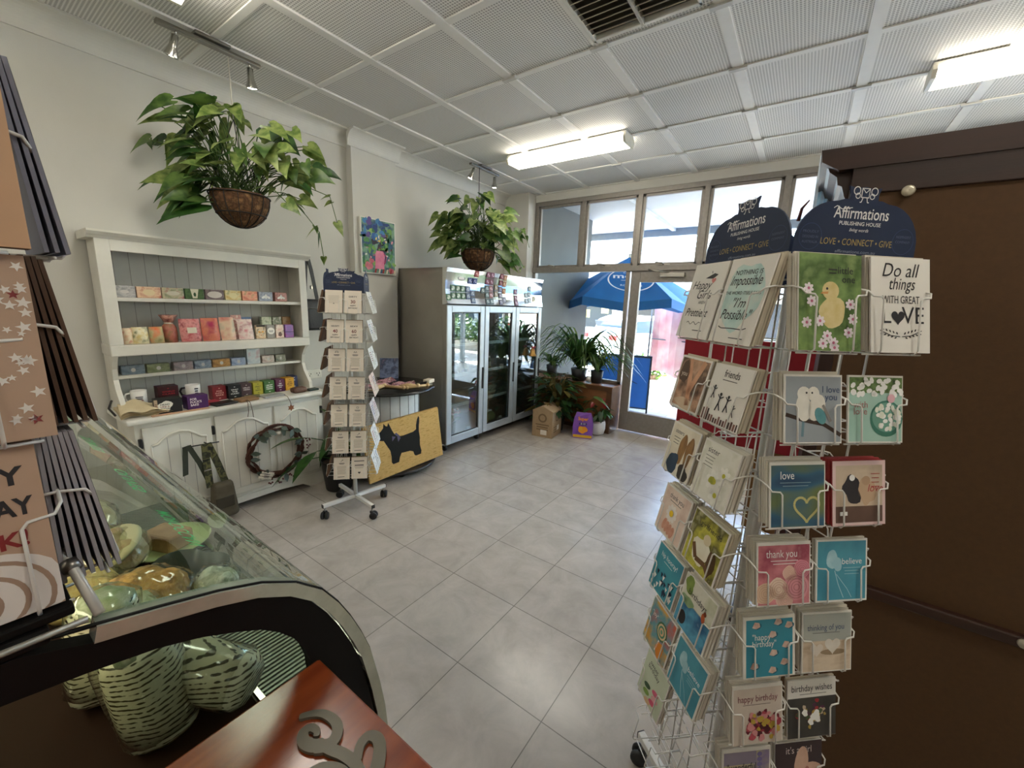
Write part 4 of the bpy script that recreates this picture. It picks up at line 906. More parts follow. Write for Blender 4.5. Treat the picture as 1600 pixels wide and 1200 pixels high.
for (cs, n, xr, zr, r) in ((('2E5FA0', '1E3F7A', '3E7FB5', '5A4A8A'), 26, (-.18, .1), (.3, .49), .035), (('4E8A4A', '6EA04E', '2E6A44', '8AB060'), 40, (-.18, .18), (.06, .42), .03), (('1E2A3E', '2A2438'), 14, (-.08, .1), (.2, .36), .028), (('E6C93A', 'F2E28A', 'EFE6D2'), 14, (-.08, .1), (.3, .40), .013), (('C25A7A', 'E0A0A8', 'E8E2E0'), 16, (-.17, .17), (.14, .34), .013)):
    for i in range(n): a.blob(q.uniform(*xr), q.uniform(*zr), r*q.uniform(.5, 1.1), M(q.choice(cs), .6), 2+i % 5, r*q.uniform(.4, 1.2), q.randrange(999), 12, .5)
a.flat([(-.05, .05), (.055, .05), (.065, .19), (.045, .22), (-.03, .22), (-.045, .19)], M('D0608A', .6, c2='E89AB0', scale=12), 8); a.tube([(.055, -.002, .2), (.085, -.002, .17), (.06, -.002, .1)], .006, M('D0608A', .6), 5)
for xx, zz, r in ((-.12, .07, .04), (-.09, .12, .025), (.14, .04, .03)): a.blob(xx, zz, r, M('B5405A', .6, c2='D98A94', scale=20), 8, seed=7)
for k in range(6): a.flat([(-.06+k*.045, .01), (-.04+k*.045, .01), (-.03+k*.045, .05), (-.05+k*.045, .05)], M(['A83A3A', 'E8D9C0'][k % 2], .6), 9)
a.build('painted_picture', t)
# ================================================================== card racks
m_wire = M('E4E2DC', .35, .1, .03, name='white_coated_wire')
m_hdr = M('1E2C4A', .45, var=.05, name='navy_header'); m_gold = M('B09A5E', .5); m_hw = M('E6E6E4', .5)
def header(b, w, z0, z1):
    rr = .072; top = z1; P = [(-w/2, z0), (w/2, z0)]+[(w/2-rr+rr*cos(a), top-.004-rr+rr*sin(a)) for a in [pi/2*i/7 for i in range(8)]]
    P += [(w*.15, top), (.028, top), (.027, top+.009), (.031, top+.021), (.017, top+.018), (0, top+.021), (-.017, top+.018), (-.031, top+.021), (-.027, top+.009), (-.028, top), (-w*.15, top)]
    P += [(-w/2+rr+rr*cos(a), top-.004-rr+rr*sin(a)) for a in [pi/2+pi/2*i/7 for i in range(8)]]
    b.prism(P, -.003, 0, m_hdr, 'y')
def header_print(p, w, z0, z1):
    p.dy = -.0032; t = z1+.002
    p.rect(-.008, .008, t+.001, t+.017, m_hw, 1); p.rect(-.0065, .0065, t+.0025, t+.0155, m_hdr, 2); p.line([(-.0065, t+.0155), (0, t+.009), (.0065, t+.0155)], .0014, m_hw, 3)
    for s in (-1, 1):
        p.ring(s*.017, t+.012, .007, .0016, m_hw, 1, 14); p.ring(s*.014, t+.004, .005, .0014, m_hw, 1, 12); p.line([(s*.004, t+.001), (s*.006, t-.006), (s*.009, t-.006)], .0016, m_hw, 1)
    p.txt('Affirmations', 0, t-.033, .027, m_hw, 1, bold=.008, w=.108); p.line([(-.056, t-.018), (-.05, t-.014), (-.04, t-.019), (-.02, t-.0155)], .0014, m_hw, 1)
    p.txt('PUBLISHING HOUSE', 0, t-.044, .0088, m_hw, 1, w=.082, bold=.01); p.txt('living words', 0, t-.054, .008, m_hw, 1, w=.038, shear=.3)
    p.txt('LOVE • CONNECT • GIVE', 0, t-.077, .0155, m_gold, 1, w=.142); p.txt('affirmations.com.au', 0, t-.090, .0075, M('8E97AA', .5), 1, w=.08)
    fg = M('5C6884', .5)
    for s in (-1, 1):
        p.ring(s*.092, t-.066, .022, .0012, M('34456A', .5), 1, 26)
        for i, q in enumerate(('PROUDLY', 'DESIGNED IN', 'AUSTRALIA') if s < 0 else ('INDEPENDENT', 'COMPANY')): p.txt(q, s*.092, t-.060-i*.0085, .006, fg, 1, w=.03)
def pocket_mesh(w, h, r, dep, big):
    """wire pocket in the frame of one face: x across, outwards is -Y"""
    b = MB(); k = .0016 if big else .0015; yb = -(r-dep); yf = -(r+.030); xo = w/2+.004; xi = w/2-.022; zt = h*.55
    for s in (-1, 1):
        b.tube([(s*xo, yb, zt+.012), (s*xo, yf+.024+.01, zt+.012), (s*(xo-.001), yf+.017, zt+.008), (s*(xo-.006), yf+.012, zt), (s*(xi+.004), yf+.011, zt-.001), (s*xi, yf+.010, zt-.006), (s*xi, yf-.002, .004), (s*xi, yf+.003, -.003), (s*xi, yb, -.004)], k, m_wire, 6)
    b.tube([(-w/2, yf+.010, -.004), (w/2, yf+.010, -.004)], k, m_wire, 5); b.tube([(-w/2, yb+.006, -.004), (w/2, yb+.006, -.004)], k, m_wire, 5); b.tube([(-xo, yb, zt+.012), (xo, yb, zt+.012)], k, m_wire, 5)
    return b
def card_rack(name, label, loc, th0, r, tiers, w, hdr_z, foot_r, base=True, dep=.045, faces=(0, 1, 2, 3), cols=2, cofs=0.0, footrot=0):
    t = root(name, label, 'card rack', loc, 0)
    zt = tiers[0][0]+.12; zb = tiers[-1][0]-.02
    if base:
        MB().tube([(0, 0, .10), (0, 0, zt)], .014, m_wire, 14).build('pole', t)
        for k in range(4):
            a = footrot+k*pi/2; l = MB(); l.T = Matrix.Rotation(a, 4, 'Z'); l.box(.012, foot_r, -.0125, .0125, .085, .11, m_wire, .003); l.box(foot_r-.003, foot_r+.001, -.0125, .0125, .085, .11, m_black); o = l.build('leg', t)
            c = MB(); c.T = Matrix.Translation((foot_r*.93*cos(a), foot_r*.93*sin(a), 0)) @ Matrix.Rotation(a+.8, 4, 'Z')
            for s in (-.014, .014): c.T = Matrix.Translation((foot_r*.93*cos(a), foot_r*.93*sin(a), .0)) @ Matrix.Rotation(a+.8, 4, 'Z') @ Matrix.Translation((.01, s, .0275)) @ Matrix.Rotation(pi/2, 4, 'X'); c.lathe([(.004, -.009), (.024, -.009), (.027, -.005), (.027, .005), (.024, .009), (.004, .009)], m_black, 16)
            c.T = Matrix.Translation((foot_r*.93*cos(a), foot_r*.93*sin(a), 0)); c.tube([(0, 0, .03), (0, 0, .086)], .007, m_nick, 8); c.box(-.014, .014, -.012, .012, .04, .06, m_black, .004); c.build('caster', o)
    pm = {}
    for f in faces:
        T = Matrix.Rotation(th0+f*pi/2, 4, 'Z')
        fr = MB(); fr.T = T; yb = -(r-dep)
        for c in range(cols):
            x = (c-(cols-1)/2)*(w+.010)+cofs
            for s in (-.028, .028): fr.tube([(x+s, yb, zb), (x+s, yb, zt)], .0017, m_wire, 5)
        for z in (zb, zt): fr.tube([(-(w+.012)*cols/2+cofs, yb, z), ((w+.012)*cols/2+cofs, yb, z)], .0017, m_wire, 5)
        if base:
            for z in (zb+.02, zt-.02): fr.tube([(0, 0, z), (0, yb, z)], .002, m_wire, 5)
        fr.build('face_frame', t)
        if hdr_z:
            h = MB(); h.T = T @ Matrix.Translation((0, -.122, 0)); header(h, .243, hdr_z-.13, hdr_z); o = h.build('header_board', t)
            if f in (0, 3, 1): p = MB(); p.T = h.T; header_print(p, .243, hdr_z-.13, hdr_z); p.build('header_print', o)
        for ti, (z, h) in enumerate(tiers):
            for c in range(cols):
                x = (c-(cols-1)/2)*(w+.010)+cofs; key = h
                if key not in pm: pm[key] = pocket_mesh(w, h, r, dep, True).build('wire_pocket', t); o = pm[key]
                else: o = pm[key].copy(); COL.objects.link(o)
                o.parent = t; o.matrix_local = T @ Matrix.Translation((x, 0, z)); o.name = 'wire_pocket'
    return t
def put_card(loc, th, r, x, z, b, label, group=None, off=0, tilt=.085, dz=0, dx=0, nm='greeting_card', roll=0):
    o = b.build(nm) if isinstance(b, MB) else b
    o.matrix_world = Matrix.Translation(loc) @ Matrix.Rotation(th, 4, 'Z') @ Matrix.Translation((x+dx, -(r+.024)+off, z+dz)) @ Matrix.Rotation(-tilt, 4, 'X') @ Matrix.Rotation(roll, 4, 'Y')
    o['label'] = label; o['category'] = 'card'
    if group: o['group'] = group
    return o
def blank(w, h, col, th=.003, face=None):
    b = MB(); b.box(-w/2, w/2, -th/2, th/2, 0, h, M(col, .7, var=.03)); b.dy = -th/2; b.clip = (w/2, h)
    if face: b.rect(-w/2, w/2, 0, h, face, 1)
    return b
INK = M('2B2A2E', .6); CRM = 'E6E2DA'; WHT = M('F4F3EF', .6)
def photo(*cs, s=20, st=None): return M(cs[0], .45, c2=tuple(cs[1:]), scale=s, detail=5, stretch=st)

# ------------------------------------------------------------------ designs of the cards on the near rack
def d_happygirls(b, w, h):
    b.T = b.T; 
    b.flat([(-.008, h*.80), (.02, h*.86), (.034, h*.84), (.02, h*.79)], INK, 2); b.line([(.012, h*.86), (.01, h*.89)], .002, INK, 2); b.heart(.024, h*.765, .014, M('D98A84', .6), 3)
    for s, x, z, sz, sh in (('Happy', -.012, .66, .026, .3), ('Girls', .006, .53, .027, .3), ('ARE', .0, .46, .009, 0), ('THE', .014, .46, .009, 0), ('Prettiest', -.004, .29, .026, .3)): b.txt(s, x, h*z, sz, INK, 2, shear=sh, w=.082 if s == 'Prettiest' else None)
    b.line([(-.03+.003*i, h*.20+.003*sin(i*.9)) for i in range(18)], .0013, INK, 2); b.bars(0, .035, h*.11, 1, .01, .0016, INK, 2)
def d_nothing(b, w, h):
    te = M('A9CBC6', .6, c2=('C2DAD4', 'D5DFD6'), scale=30); b.blob(0, h*.55, w*.40, te, 1, h*.43, 4, 24, .2)
    for s, x, z, sz, sh in (('NOTHING IS', 0, .80, .013, 0), ('Impossible', 0, .68, .027, .3), ('THE WORD ITSELF SAYS', 0, .57, .009, 0), ('"I\'m', -.0, .42, .026, .3), ('Possible"', 0, .28, .028, .3)): b.txt(s, x, h*z, sz, INK, 3, shear=sh, w=(.085 if 'oss' in s else None))
    b.line([(-.04, h*.19), (-.03, h*.17), (0, h*.175), (.03, h*.17), (.04, h*.19)], .0018, INK, 3); b.bars(.0, .04, h*.07, 1, .01, .0015, INK, 3)
def d_duck(b, w, h):
    b.rect(-w/2, w/2, 0, h, photo('56703A', '7E9A58', '48642F', '93A86A', s=16), 1)
    yl = M('CDB878', .7, c2='DCCB98', scale=60); b.blob(.004, h*.40, w*.20, yl, 2, h*.17, 1, 20, .12); b.disc(.0, h*.62, w*.135, yl, 3, h*.095, 18); b.disc(-.007, h*.64, .0022, INK, 4); b.flat([(-.016, h*.605), (-.004, h*.61), (-.006, h*.585), (-.02, h*.585)], M('D89A5A', .6), 4)
    for i, (x, z) in enumerate(((-.042, .60), (-.036, .47), (-.045, .25), (-.02, .27), (.038, .45), (.043, .3), (.035, .16), (-.014, .04), (.006, .05), (.008, .0), (-.006, .12))): b.flower(x, h*z+.006, .0095, M('EFE4EA', .6), M('C26A8A', .6), 4, 7)
    b.txt('little', .028, h*.80, .017, INK, 4); b.txt('one', .034, h*.71, .017, INK, 4); b.bars(-.005, .012, h*.845, 2, .006, .002, INK, 4)
def d_doall(b, w, h):
    for s, x, z, sz, sh in (('Do all', .0, .80, .034, .3), ('things', .003, .665, .030, .3), ('WITH GREAT', 0, .52, .019, 0)): b.txt(s, x, h*z, sz, INK, 2, shear=sh, w=.075 if 'D' in s or 'G' in s else .052)
    b.txt('L', -.028, h*.31, .042, INK, 2); b.heart(-.006, h*.375, .027, INK, 2); b.txt('VE', .024, h*.31, .042, INK, 2)
    for s in (-1, 1):
        b.line([(s*.002, h*.17), (s*.02, h*.18), (s*.042, h*.235)], .0014, INK, 2)
        for k in range(5): x = .008+.007*k; z = h*(.175+.011*k); b.disc(s*x, z+.005, .0026, INK, 2, .0013, 8, s*1.0); b.disc(s*(x+.003), z-.003, .0026, INK, 2, .0013, 8, -s*.4)
def d_arms(b, w, h):
    b.rect(-w*.46, w*.46, h*.04, h*.96, photo('8A6A50', 'C9A084', '5A4436', 'D9B89A', s=14), 1); sk = M('C08A6A', .6, c2='D9A888', scale=30)
    b.line([(-.02, h*.95), (.0, h*.5), (.012, h*.1)], .016, sk, 2); b.line([(.036, h*.95), (.012, h*.5), (.004, h*.3)], .014, sk, 2); b.blob(-.03, h*.7, .016, M('5E4A3C', .7), 2, .03, 3); b.blob(.0, h*.12, .04, M('CDB59A', .6), 2, .012, 5)
    b.txt('you', -.03, h*.62, .016, M('E6D5C2', .6), 3)
def d_friends(b, w, h):
    b.txt('friends', .002, h*.80, .021, INK, 2, w=.045); b.bars(-.022, .022, h*.755, 1, .01, .0015, M('6E6A66', .6), 2); q = random.Random(3)
    for i in range(15): x = -w*.47+i*w*.067; hh = h*(.10+.06*q.random()+.10*(i < 3)); b.rect(x, x+w*.045, h*.02, hh, M(['6A4A42', '8A6258', '4A3834'][i % 3], .6), 2)
    for x, z, s in ((-.036, .46, .9), (-.012, .3, 1.2), (.012, .31, 1.1), (.032, .25, .8)):
        b.disc(x, h*z+.021*s, .003*s, INK, 3); b.line([(x, h*z+.018*s), (x-.001, h*z+.006*s), (x-.005*s, h*z-.008*s)], .003*s, INK, 3); b.line([(x-.001, h*z+.006*s), (x+.006*s, h*z-.006*s)], .0025*s, INK, 3); b.line([(x-.007*s, h*z+.02*s), (x, h*z+.014*s), (x+.008*s, h*z+.018*s)], .002*s, INK, 3)
def d_girls(b, w, h):
    b.rect(-w*.47, w*.47, h*.03, h*.97, photo('D9D0BC', 'E6DECB', 'C2B59A', s=9), 1); b.txt('sisters', -.022, h*.80, .014, INK, 2)
    for x, c in ((.004, '7A4E2A'), (.032, '4A3020')): b.blob(x, h*.55, .014, photo(c, 'A07848', '3A2618', s=60, st=(1, 1, .2)), 2, h*.30, 2, 18, .15)
    b.blob(-.018, h*.2, .024, M('2E4258', .6), 3, h*.2, 6); b.blob(.03, h*.14, .02, M('3A3430', .6), 2, h*.16, 9); b.bars(-.04, -.012, h*.72, 3, .007, .0014, INK, 2)
def d_sister(b, w, h):
    b.rect(-w*.47, w*.47, h*.03, h*.97, photo('DAD8C8', 'E9E7DC', 'C6C6AE', s=16), 1); b.txt('sister', -.02, h*.80, .017, INK, 2); b.bars(-.042, -.01, h*.74, 4, .007, .0013, M('6E6E66', .6), 2)
    for x, z, r in ((.006, .38, .024), (.028, .55, .018), (.02, .18, .02)): b.flower(x, h*z, r, M('F2F0E6', .6), M('B8B23A', .6), 3, 7)
    b.blob(.0, h*.38, .009, M('C2B83E', .6, c2='7E8A34', scale=80), 6, seed=3)
def d_thankflower(b, w, h):
    b.rect(-w*.47, w*.47, h*.03, h*.97, photo('D9B8A8', 'EAD6C8', 'B88A7A', s=9), 1); b.txt('thank you', .0, h*.78, .018, INK, 2, w=.06); b.bars(-.025, .025, h*.735, 1, .01, .0013, INK, 2)
    b.flower(-.004, h*.5, .022, M('EFE6E0', .6), M('E6C020', .6), 3, 9); b.disc(-.004, h*.5, .008, M('E6C020', .6), 6)
    for k in range(4): b.disc(-.02+.012*k, h*.22-.002*k, .008, M('C98A72', .6, c2='DDA890', scale=60), 3, h*.13, 12, -.25)
def d_girlfriends(b, w, h):
    b.rect(-w*.48, w*.48, h*.02, h*.98, photo('8A8A3A', 'C9C24A', '5E5A2A', 'D9D4A8', s=18), 1); b.txt('girlfriends', .008, h*.78, .017, INK, 3, w=.07)
    b.blob(-.004, h*.36, .026, M('E2DAC2', .7, c2='EFEADA', scale=40), 2, h*.27, 8); b.disc(.006, h*.62, .012, M('D9CBAA', .7), 3); b.line([(-.03, h*.42), (-.012, h*.2), (.02, h*.22), (.036, h*.12)], .011, M('6E4E30', .7), 4); b.blob(.034, h*.3, .012, M('5E4428', .7), 3, h*.25, 4)
def d_hooray(b, w, h):
    b.rect(-w*.48, w*.48, h*.02, h*.98, M('2E7E98', .5, c2=('3E96A8', '27688A'), scale=6), 1); b.txt('hip hooray!', .0, h*.76, .018, WHT, 3, w=.072); b.bars(-.02, .02, h*.70, 1, .01, .0012, WHT, 2)
    q = random.Random(2)
    for i in range(26):
        x = q.uniform(-w*.46, w*.36); z = h*q.uniform(.03, .42); s = q.uniform(.008, .014); b.flat([(x, z+s), (x+s*.95, z+s*q.uniform(.6, 1.2)), (x+s*.5, z-s*.2)], [M('1A2440', .6), WHT][i % 2], 3+i % 5)
def d_birthdays(b, w, h):
    b.rect(-w*.48, w*.48, h*.52, h*.98, photo('C9C6B8', 'DAD6C8', '8A9A5A', s=10), 1); b.rect(-w*.48, w*.48, h*.02, h*.54, photo('2E7AA8', '5AA6C8', '1E5684', 'B8DCE6', s=14), 1)
    b.blob(-.036, h*.84, .016, photo('5E7A2E', '8AA04A', s=40), 2, h*.16, 5); b.blob(-.028, h*.54, .02, photo('6E8A5A', '9AB08A', s=40), 2, h*.1, 8); b.txt('birthdays', .0, h*.68, .019, INK, 3, w=.066)
    b.disc(.030, h*.56, .006, M('B5562A', .6), 4, .011, 12, .3); b.disc(.032, h*.655, .005, M('7A3E22', .6), 4); b.disc(-.03, h*.2, .013, INK, 3, .016)
def d_swirl(b, w, h):
    b.rect(-w*.48, w*.48, h*.02, h*.98, photo('3A6A9A', 'E0A83A', '5A9AA8', 'C9563E', 'E6C25A', s=11), 1)
    for k, c in enumerate(('3E6A4A', 'D9C29A', '4A8A6A', 'E0B48A', '6A9A7A')): b.disc(.012, h*.56, .024-.0047*k, M(c, .5), 2+k)
    b.line([(.012, h*.36), (.006, h*.08)], .004, WHT, 3); b.blob(.022, h*.2, .018, M('E08A2A', .6), 3, seed=6); b.txt('"joy"', -.03, h*.66, .015, WHT, 4)
def d_feather(b, w, h, word='believe', left=False):
    b.rect(-w*.47, w*.47, h*.03, h*.97, photo('2A7C9A', '4E9CB0', '1E5E80', s=5), 1)
    b.blob(-.022, h*.68, .012, M('8AB8C6', .5, c2='B0D2D9', scale=50), 2, h*.16, 3, 18, .1); b.blob(-.01, h*.60, .01, M('9CC4CE', .5), 3, h*.11, 5, 16, .1); b.line([(-.016, h*.5), (-.008, h*.28), (.004, h*.06)], .0016, M('B0D2D9', .5), 2); b.line([(-.012, h*.44), (.012, h*.2), (.022, h*.06)], .0012, M('B0D2D9', .5), 2)
    b.txt(word, .022, h*.60, .017, WHT, 3, w=.044); b.bars(.002, .042, h*.545, 3, .006, .0013, M('9CC4CE', .5), 2)
def d_macaron(b, w, h):
    b.rect(-w*.48, w*.48, h*.02, h*.98, M('C2CDB2', .6, c2='D2DAC4', scale=7), 1); b.txt('sweet', -.012, h*.78, .017, INK, 2); b.txt('birthday', -.008, h*.68, .017, INK, 2)
    for k, (x, z, c) in enumerate(((.02, .42, 'D0607E'), (.024, .30, 'E0A0A8'), (.018, .18, 'C9506E'), (-.014, .20, '7A9A4A'), (-.016, .34, '3E5A3A'), (.0, .08, 'D9B48A'))): b.disc(x, h*z, .015, M(c, .6), 3+k, .007, 14, .25)
def d_birds(b, w, h):
    b.rect(-w*.48, w*.48, h*.02, h*.97, photo('8A9299', '9AA1A6', '7A828A', s=4), 1); br = M('3E2E26', .7)
    b.line([(-w*.48, h*.42), (-.02, h*.34), (.02, h*.28), (w*.48, h*.12)], .007, br, 2); b.line([(-.02, h*.34), (-.022, h*.1)], .005, M('6A8A94', .6), 2)
    wh = M('D6D2C8', .7, c2='E6E2D8', scale=40); b.disc(-.020, h*.52, .015, wh, 3, h*.2, 18, .1); b.disc(-.020, h*.72, .013, wh, 4, .013); b.disc(.006, h*.52, .016, wh, 3, h*.2, 18, -.35); b.disc(-.001, h*.72, .012, wh, 4, .013); b.disc(.013, h*.40, .010, M('6FA2A4', .6, c2='4E8A90', scale=50), 5, h*.13, 16, .45); b.line([(.018, h*.56), (.034, h*.32)], .005, M('8A8680', .7), 5)
    for x in (-.015, -.004): b.disc(x, h*.735, .0018, INK, 6)
    bl = M('3A4E6E', .6); b.txt('I love', .034, h*.74, .017, bl, 4, w=.034); b.txt('you', .034, h*.63, .017, bl, 4)
def d_blossom(b, w, h):
    b.rect(-w*.48, w*.48, h*.02, h*.97, photo('8FB8A8', 'A8C9BC', '5E8A7A', s=5), 1); b.rect(-w*.48, w*.48, h*.74, h*.97, photo('3E5A2E', '6E8A4E', '25361E', s=60), 2); q = random.Random(4)
    for i in range(34): b.disc(q.uniform(-w*.46, w*.46), h*q.uniform(.70, .94), .0062, WHT, 3+i % 4, .0045, 7, q.random()*3)
    b.disc(.022, h*.36, .034, M('3E7A68', .5), 3, h*.27, 24); b.disc(.022, h*.38, .030, M('6EA08E', .5), 4, h*.22, 24)
    for i in range(36): a = q.random()*6.3; r = q.random()**.5; b.disc(.023+.026*r*cos(a), h*.39+h*.19*r*sin(a), .0055, [WHT, M('E6E8D8', .6)][i % 2], 5+i % 4, .004, 7, q.random()*3)
    b.disc(.030, h*.66, .008, M('E0B0B8', .6), 9); b.txt('with', -.032, h*.52, .017, M('A86A6A', .6), 4); b.txt('love', -.032, h*.42, .017, M('A86A6A', .6), 4)
def d_loveheart(b, w, h):
    m = M('1E3E5E', .5, c2=('35607A', '6E7A48', '8A8A4A'), scale=14, stretch=(.5, 1, 1.2), detail=1); b.rect(-w*.48, w*.48, h*.02, h*.95, m, 1); b.txt('love', -.022, h*.74, .021, WHT, 3, w=.028); b.bars(-.038, .028, h*.69, 2, .006, .0012, M('8AA2A8', .6), 2)
    y = M('C6BE7E', .6); P = []
    for i in range(29): t = 2*pi*i/28; P.append((.018+.026*sin(t)**3, h*.30+.026/16*(13*cos(t)-5*cos(2*t)-2*cos(3*t)-cos(4*t))))
    b.line(P, .0045, y, 3)
def d_dogs(b, w, h):
    b.rect(-w*.5, w*.5, 0, h, M('E3C6C4', .6), 1); b.rect(-w*.44, w*.44, h*.05, h*.93, photo('B09A84', 'D2BEA6', '8A7260', s=6), 2); b.rect(-w*.44, w*.44, h*.05, h*.3, M('5A4238', .6, c2='6E5446', scale=20), 3)
    b.blob(-.016, h*.56, .02, M('2E2A2E', .7), 4, h*.2, 5, 22, .35); b.blob(.016, h*.52, .017, M('C2A486', .7), 4, h*.22, 7, 22, .3); b.disc(-.016, h*.74, .006, WHT, 5); b.disc(.014, h*.69, .009, M('B8987A', .7), 5)
    rd = M('A8383A', .6); b.txt('love', .034, h*.52, .02, rd, 5, shear=.25); b.bars(.024, .044, h*.80, 4, .008, .0013, rd, 5); b.rect(-.042, -.026, h*.16, h*.22, WHT, 5)
def d_roses(b, w, h):
    b.rect(-w*.48, w*.48, h*.02, h*.95, photo('B85A6A', 'D98A90', '9A3E52', 'E6B8B0', s=10), 1); b.txt('thank you', -.006, h*.76, .021, WHT, 4, w=.066); b.bars(-.03, .03, h*.71, 2, .006, .0012, WHT, 3)
    for x, z, r, c in ((-.04, .2, .021, 'E6C6A8'), (-.012, .26, .022, 'EBD2BE'), (.026, .28, .026, 'DE9AA0'), (.002, .08, .018, 'E6BDB0'), (.038, .56, .018, 'D98A98'), (.012, .5, .015, 'E9C2B4')):
        b.blob(x, h*z, r, M(c, .6), 2, seed=int(x*999), amp=.12)
        for k in range(4): b.ring(x, h*z, r*(.85-.2*k), r*.05, M('B8707A', .6) if c[0] == 'D' else M('CFA890', .6), 3+k, 18)
def d_shells(b, w, h):
    b.rect(-w*.48, w*.48, h*.0, h*1, M('E6E0D2', .6), 1); b.rect(-w*.45, w*.45, h*.02, h*.95, M('2E8498', .5, c2='3A92A6', scale=4), 2); wh = M('F0ECE4', .6)
    b.txt('"happy', -.018, h*.62, .017, wh, 4, w=.04); b.txt('birthday"', -.012, h*.51, .017, wh, 4, w=.052)
    for x, z in ((.018, .90), (.042, .84), (.006, .70), (.036, .52), (.008, .40), (.032, .24), (.006, .12), (-.034, .2), (-.03, .86)):
        b.disc(x+.004, h*z-.002, .009, M('1E5E70', .5), 3, .006, 10, .4); b.flat([(x-.009, h*z-.004), (x-.003, h*z+.007), (x+.007, h*z+.005), (x+.009, h*z-.003), (x, h*z-.007)], M('D9C2B4', .6, c2='B8907E', scale=90), 4)
def d_stones(b, w, h):
    b.rect(-w*.48, w*.48, h*.02, h*.97, photo('C9B49A', 'D9C6AE', 'B89E80', s=14, st=(1, 1, 3)), 1); b.rect(-w*.48, w*.48, h*.52, h*.97, photo('B8B8AC', 'A8ACA4', 'C9C2B2', s=3), 2); b.txt('thinking of you', -.004, h*.70, .017, M('4A5A7A', .6), 4, w=.084); b.bars(-.035, .03, h*.66, 1, .01, .0012, M('6E6A66', .6), 3)
    b.heart(.012, h*.44, .036, M('E6DFD4', .7, c2='D2C8BA', scale=30), 4); b.heart(-.024, h*.38, .03, M('DCD0C2', .7), 3); b.disc(.014, h*.33, .03, M('9A8468', .7), 3, .006)
def d_redflowers(b, w, h):
    b.rect(-w*.48, w*.48, h*.0, h*.94, photo('C2B4A6', 'D0C2B4', 'B09A90', s=5), 1); b.txt('happy birthday', 0, h*.72, .019, M('7A3A44', .6), 3, w=.09); b.bars(-.035, .03, h*.67, 1, .01, .0012, M('7A6A66', .6), 2); q = random.Random(8)
    for i in range(60): a = q.random()*6.3; r = q.random()**.5; b.blob(.012+.036*r*cos(a), h*.30+h*.24*r*sin(a), q.uniform(.004, .009), M(['6E1A2A', '9A2E3E', 'B84A56', '4E1420', 'D08A8A', 'B89A3A'][i % 6], .6), 3+i % 6, seed=i)
def d_wishes(b, w, h):
    b.rect(-w*.5, w*.5, 0, h*.69, photo('2A2826', '3E3A34', '1E1C1C', s=9), 1); b.txt('birthday wishes', 0, h*.80, .02, INK, 2, w=.096); b.bars(-.03, .035, h*.755, 1, .01, .0012, M('6E6A66', .6), 2); q = random.Random(9)
    for i in range(40): b.blob(.006+q.gauss(0, .018), h*.4+q.gauss(0, h*.09), q.uniform(.003, .007), M(['5A2A4A', 'A8343A', 'C9B49A', '4A5A3A', 'B89A4A'][i % 5], .6), 2+i % 5, seed=i)
    for x, z in ((.002, .36), (.012, .32), (-.004, .28), (.01, .42), (-.018, .44)): b.blob(x, h*z, .007, WHT, 8, seed=5)
def d_wonder(b, w, h):
    b.rect(-w*.47, w*.47, h*.02, h*.94, photo('C9C24A', 'D9D27A', '8A7A9A', 'B8B06A', s=7), 1); b.rect(-w*.47, w*.2, h*.72, h*.94, photo('7A6E84', '9A90A0', s=8), 2); b.txt('"wonderful', -.012, h*.62, .021, INK, 3, bold=.01, w=.068)
    b.line([(.028, h*.9), (.032, h*.6), (.03, h*.2)], .003, M('7A8A4A', .6), 3)
    for k in range(7): b.disc(.03, h*(.88-.09*k), .006, M('7A6EA0', .6), 4, .005)
def d_feet(b, w, h):
    b.rect(-w*.5, w*.5, 0, h, M('33262A', .6, c2='4A383A', scale=5), 1); b.txt("it's a girl", .0, h*.80, .021, M('E0D2CC', .6), 2, w=.062); sk = M('D2A890', .65, c2='E0BCA6', scale=40)
    b.disc(.006, h*.58, .017, sk, 3, h*.34, 18, -.12); b.disc(.034, h*.46, .026, sk, 3, h*.16, 18, -.2); b.disc(.03, h*.02, .04, M('DCC6B8', .8), 4, h*.22); b.disc(.02, h*.46, .006, M('B87A6E', .6), 5, .012)
def d_cone(b, w, h): b.rect(-w*.47, w*.47, h*.03, h*.97, photo('6E8A5A', 'A8B88A', s=8), 1)

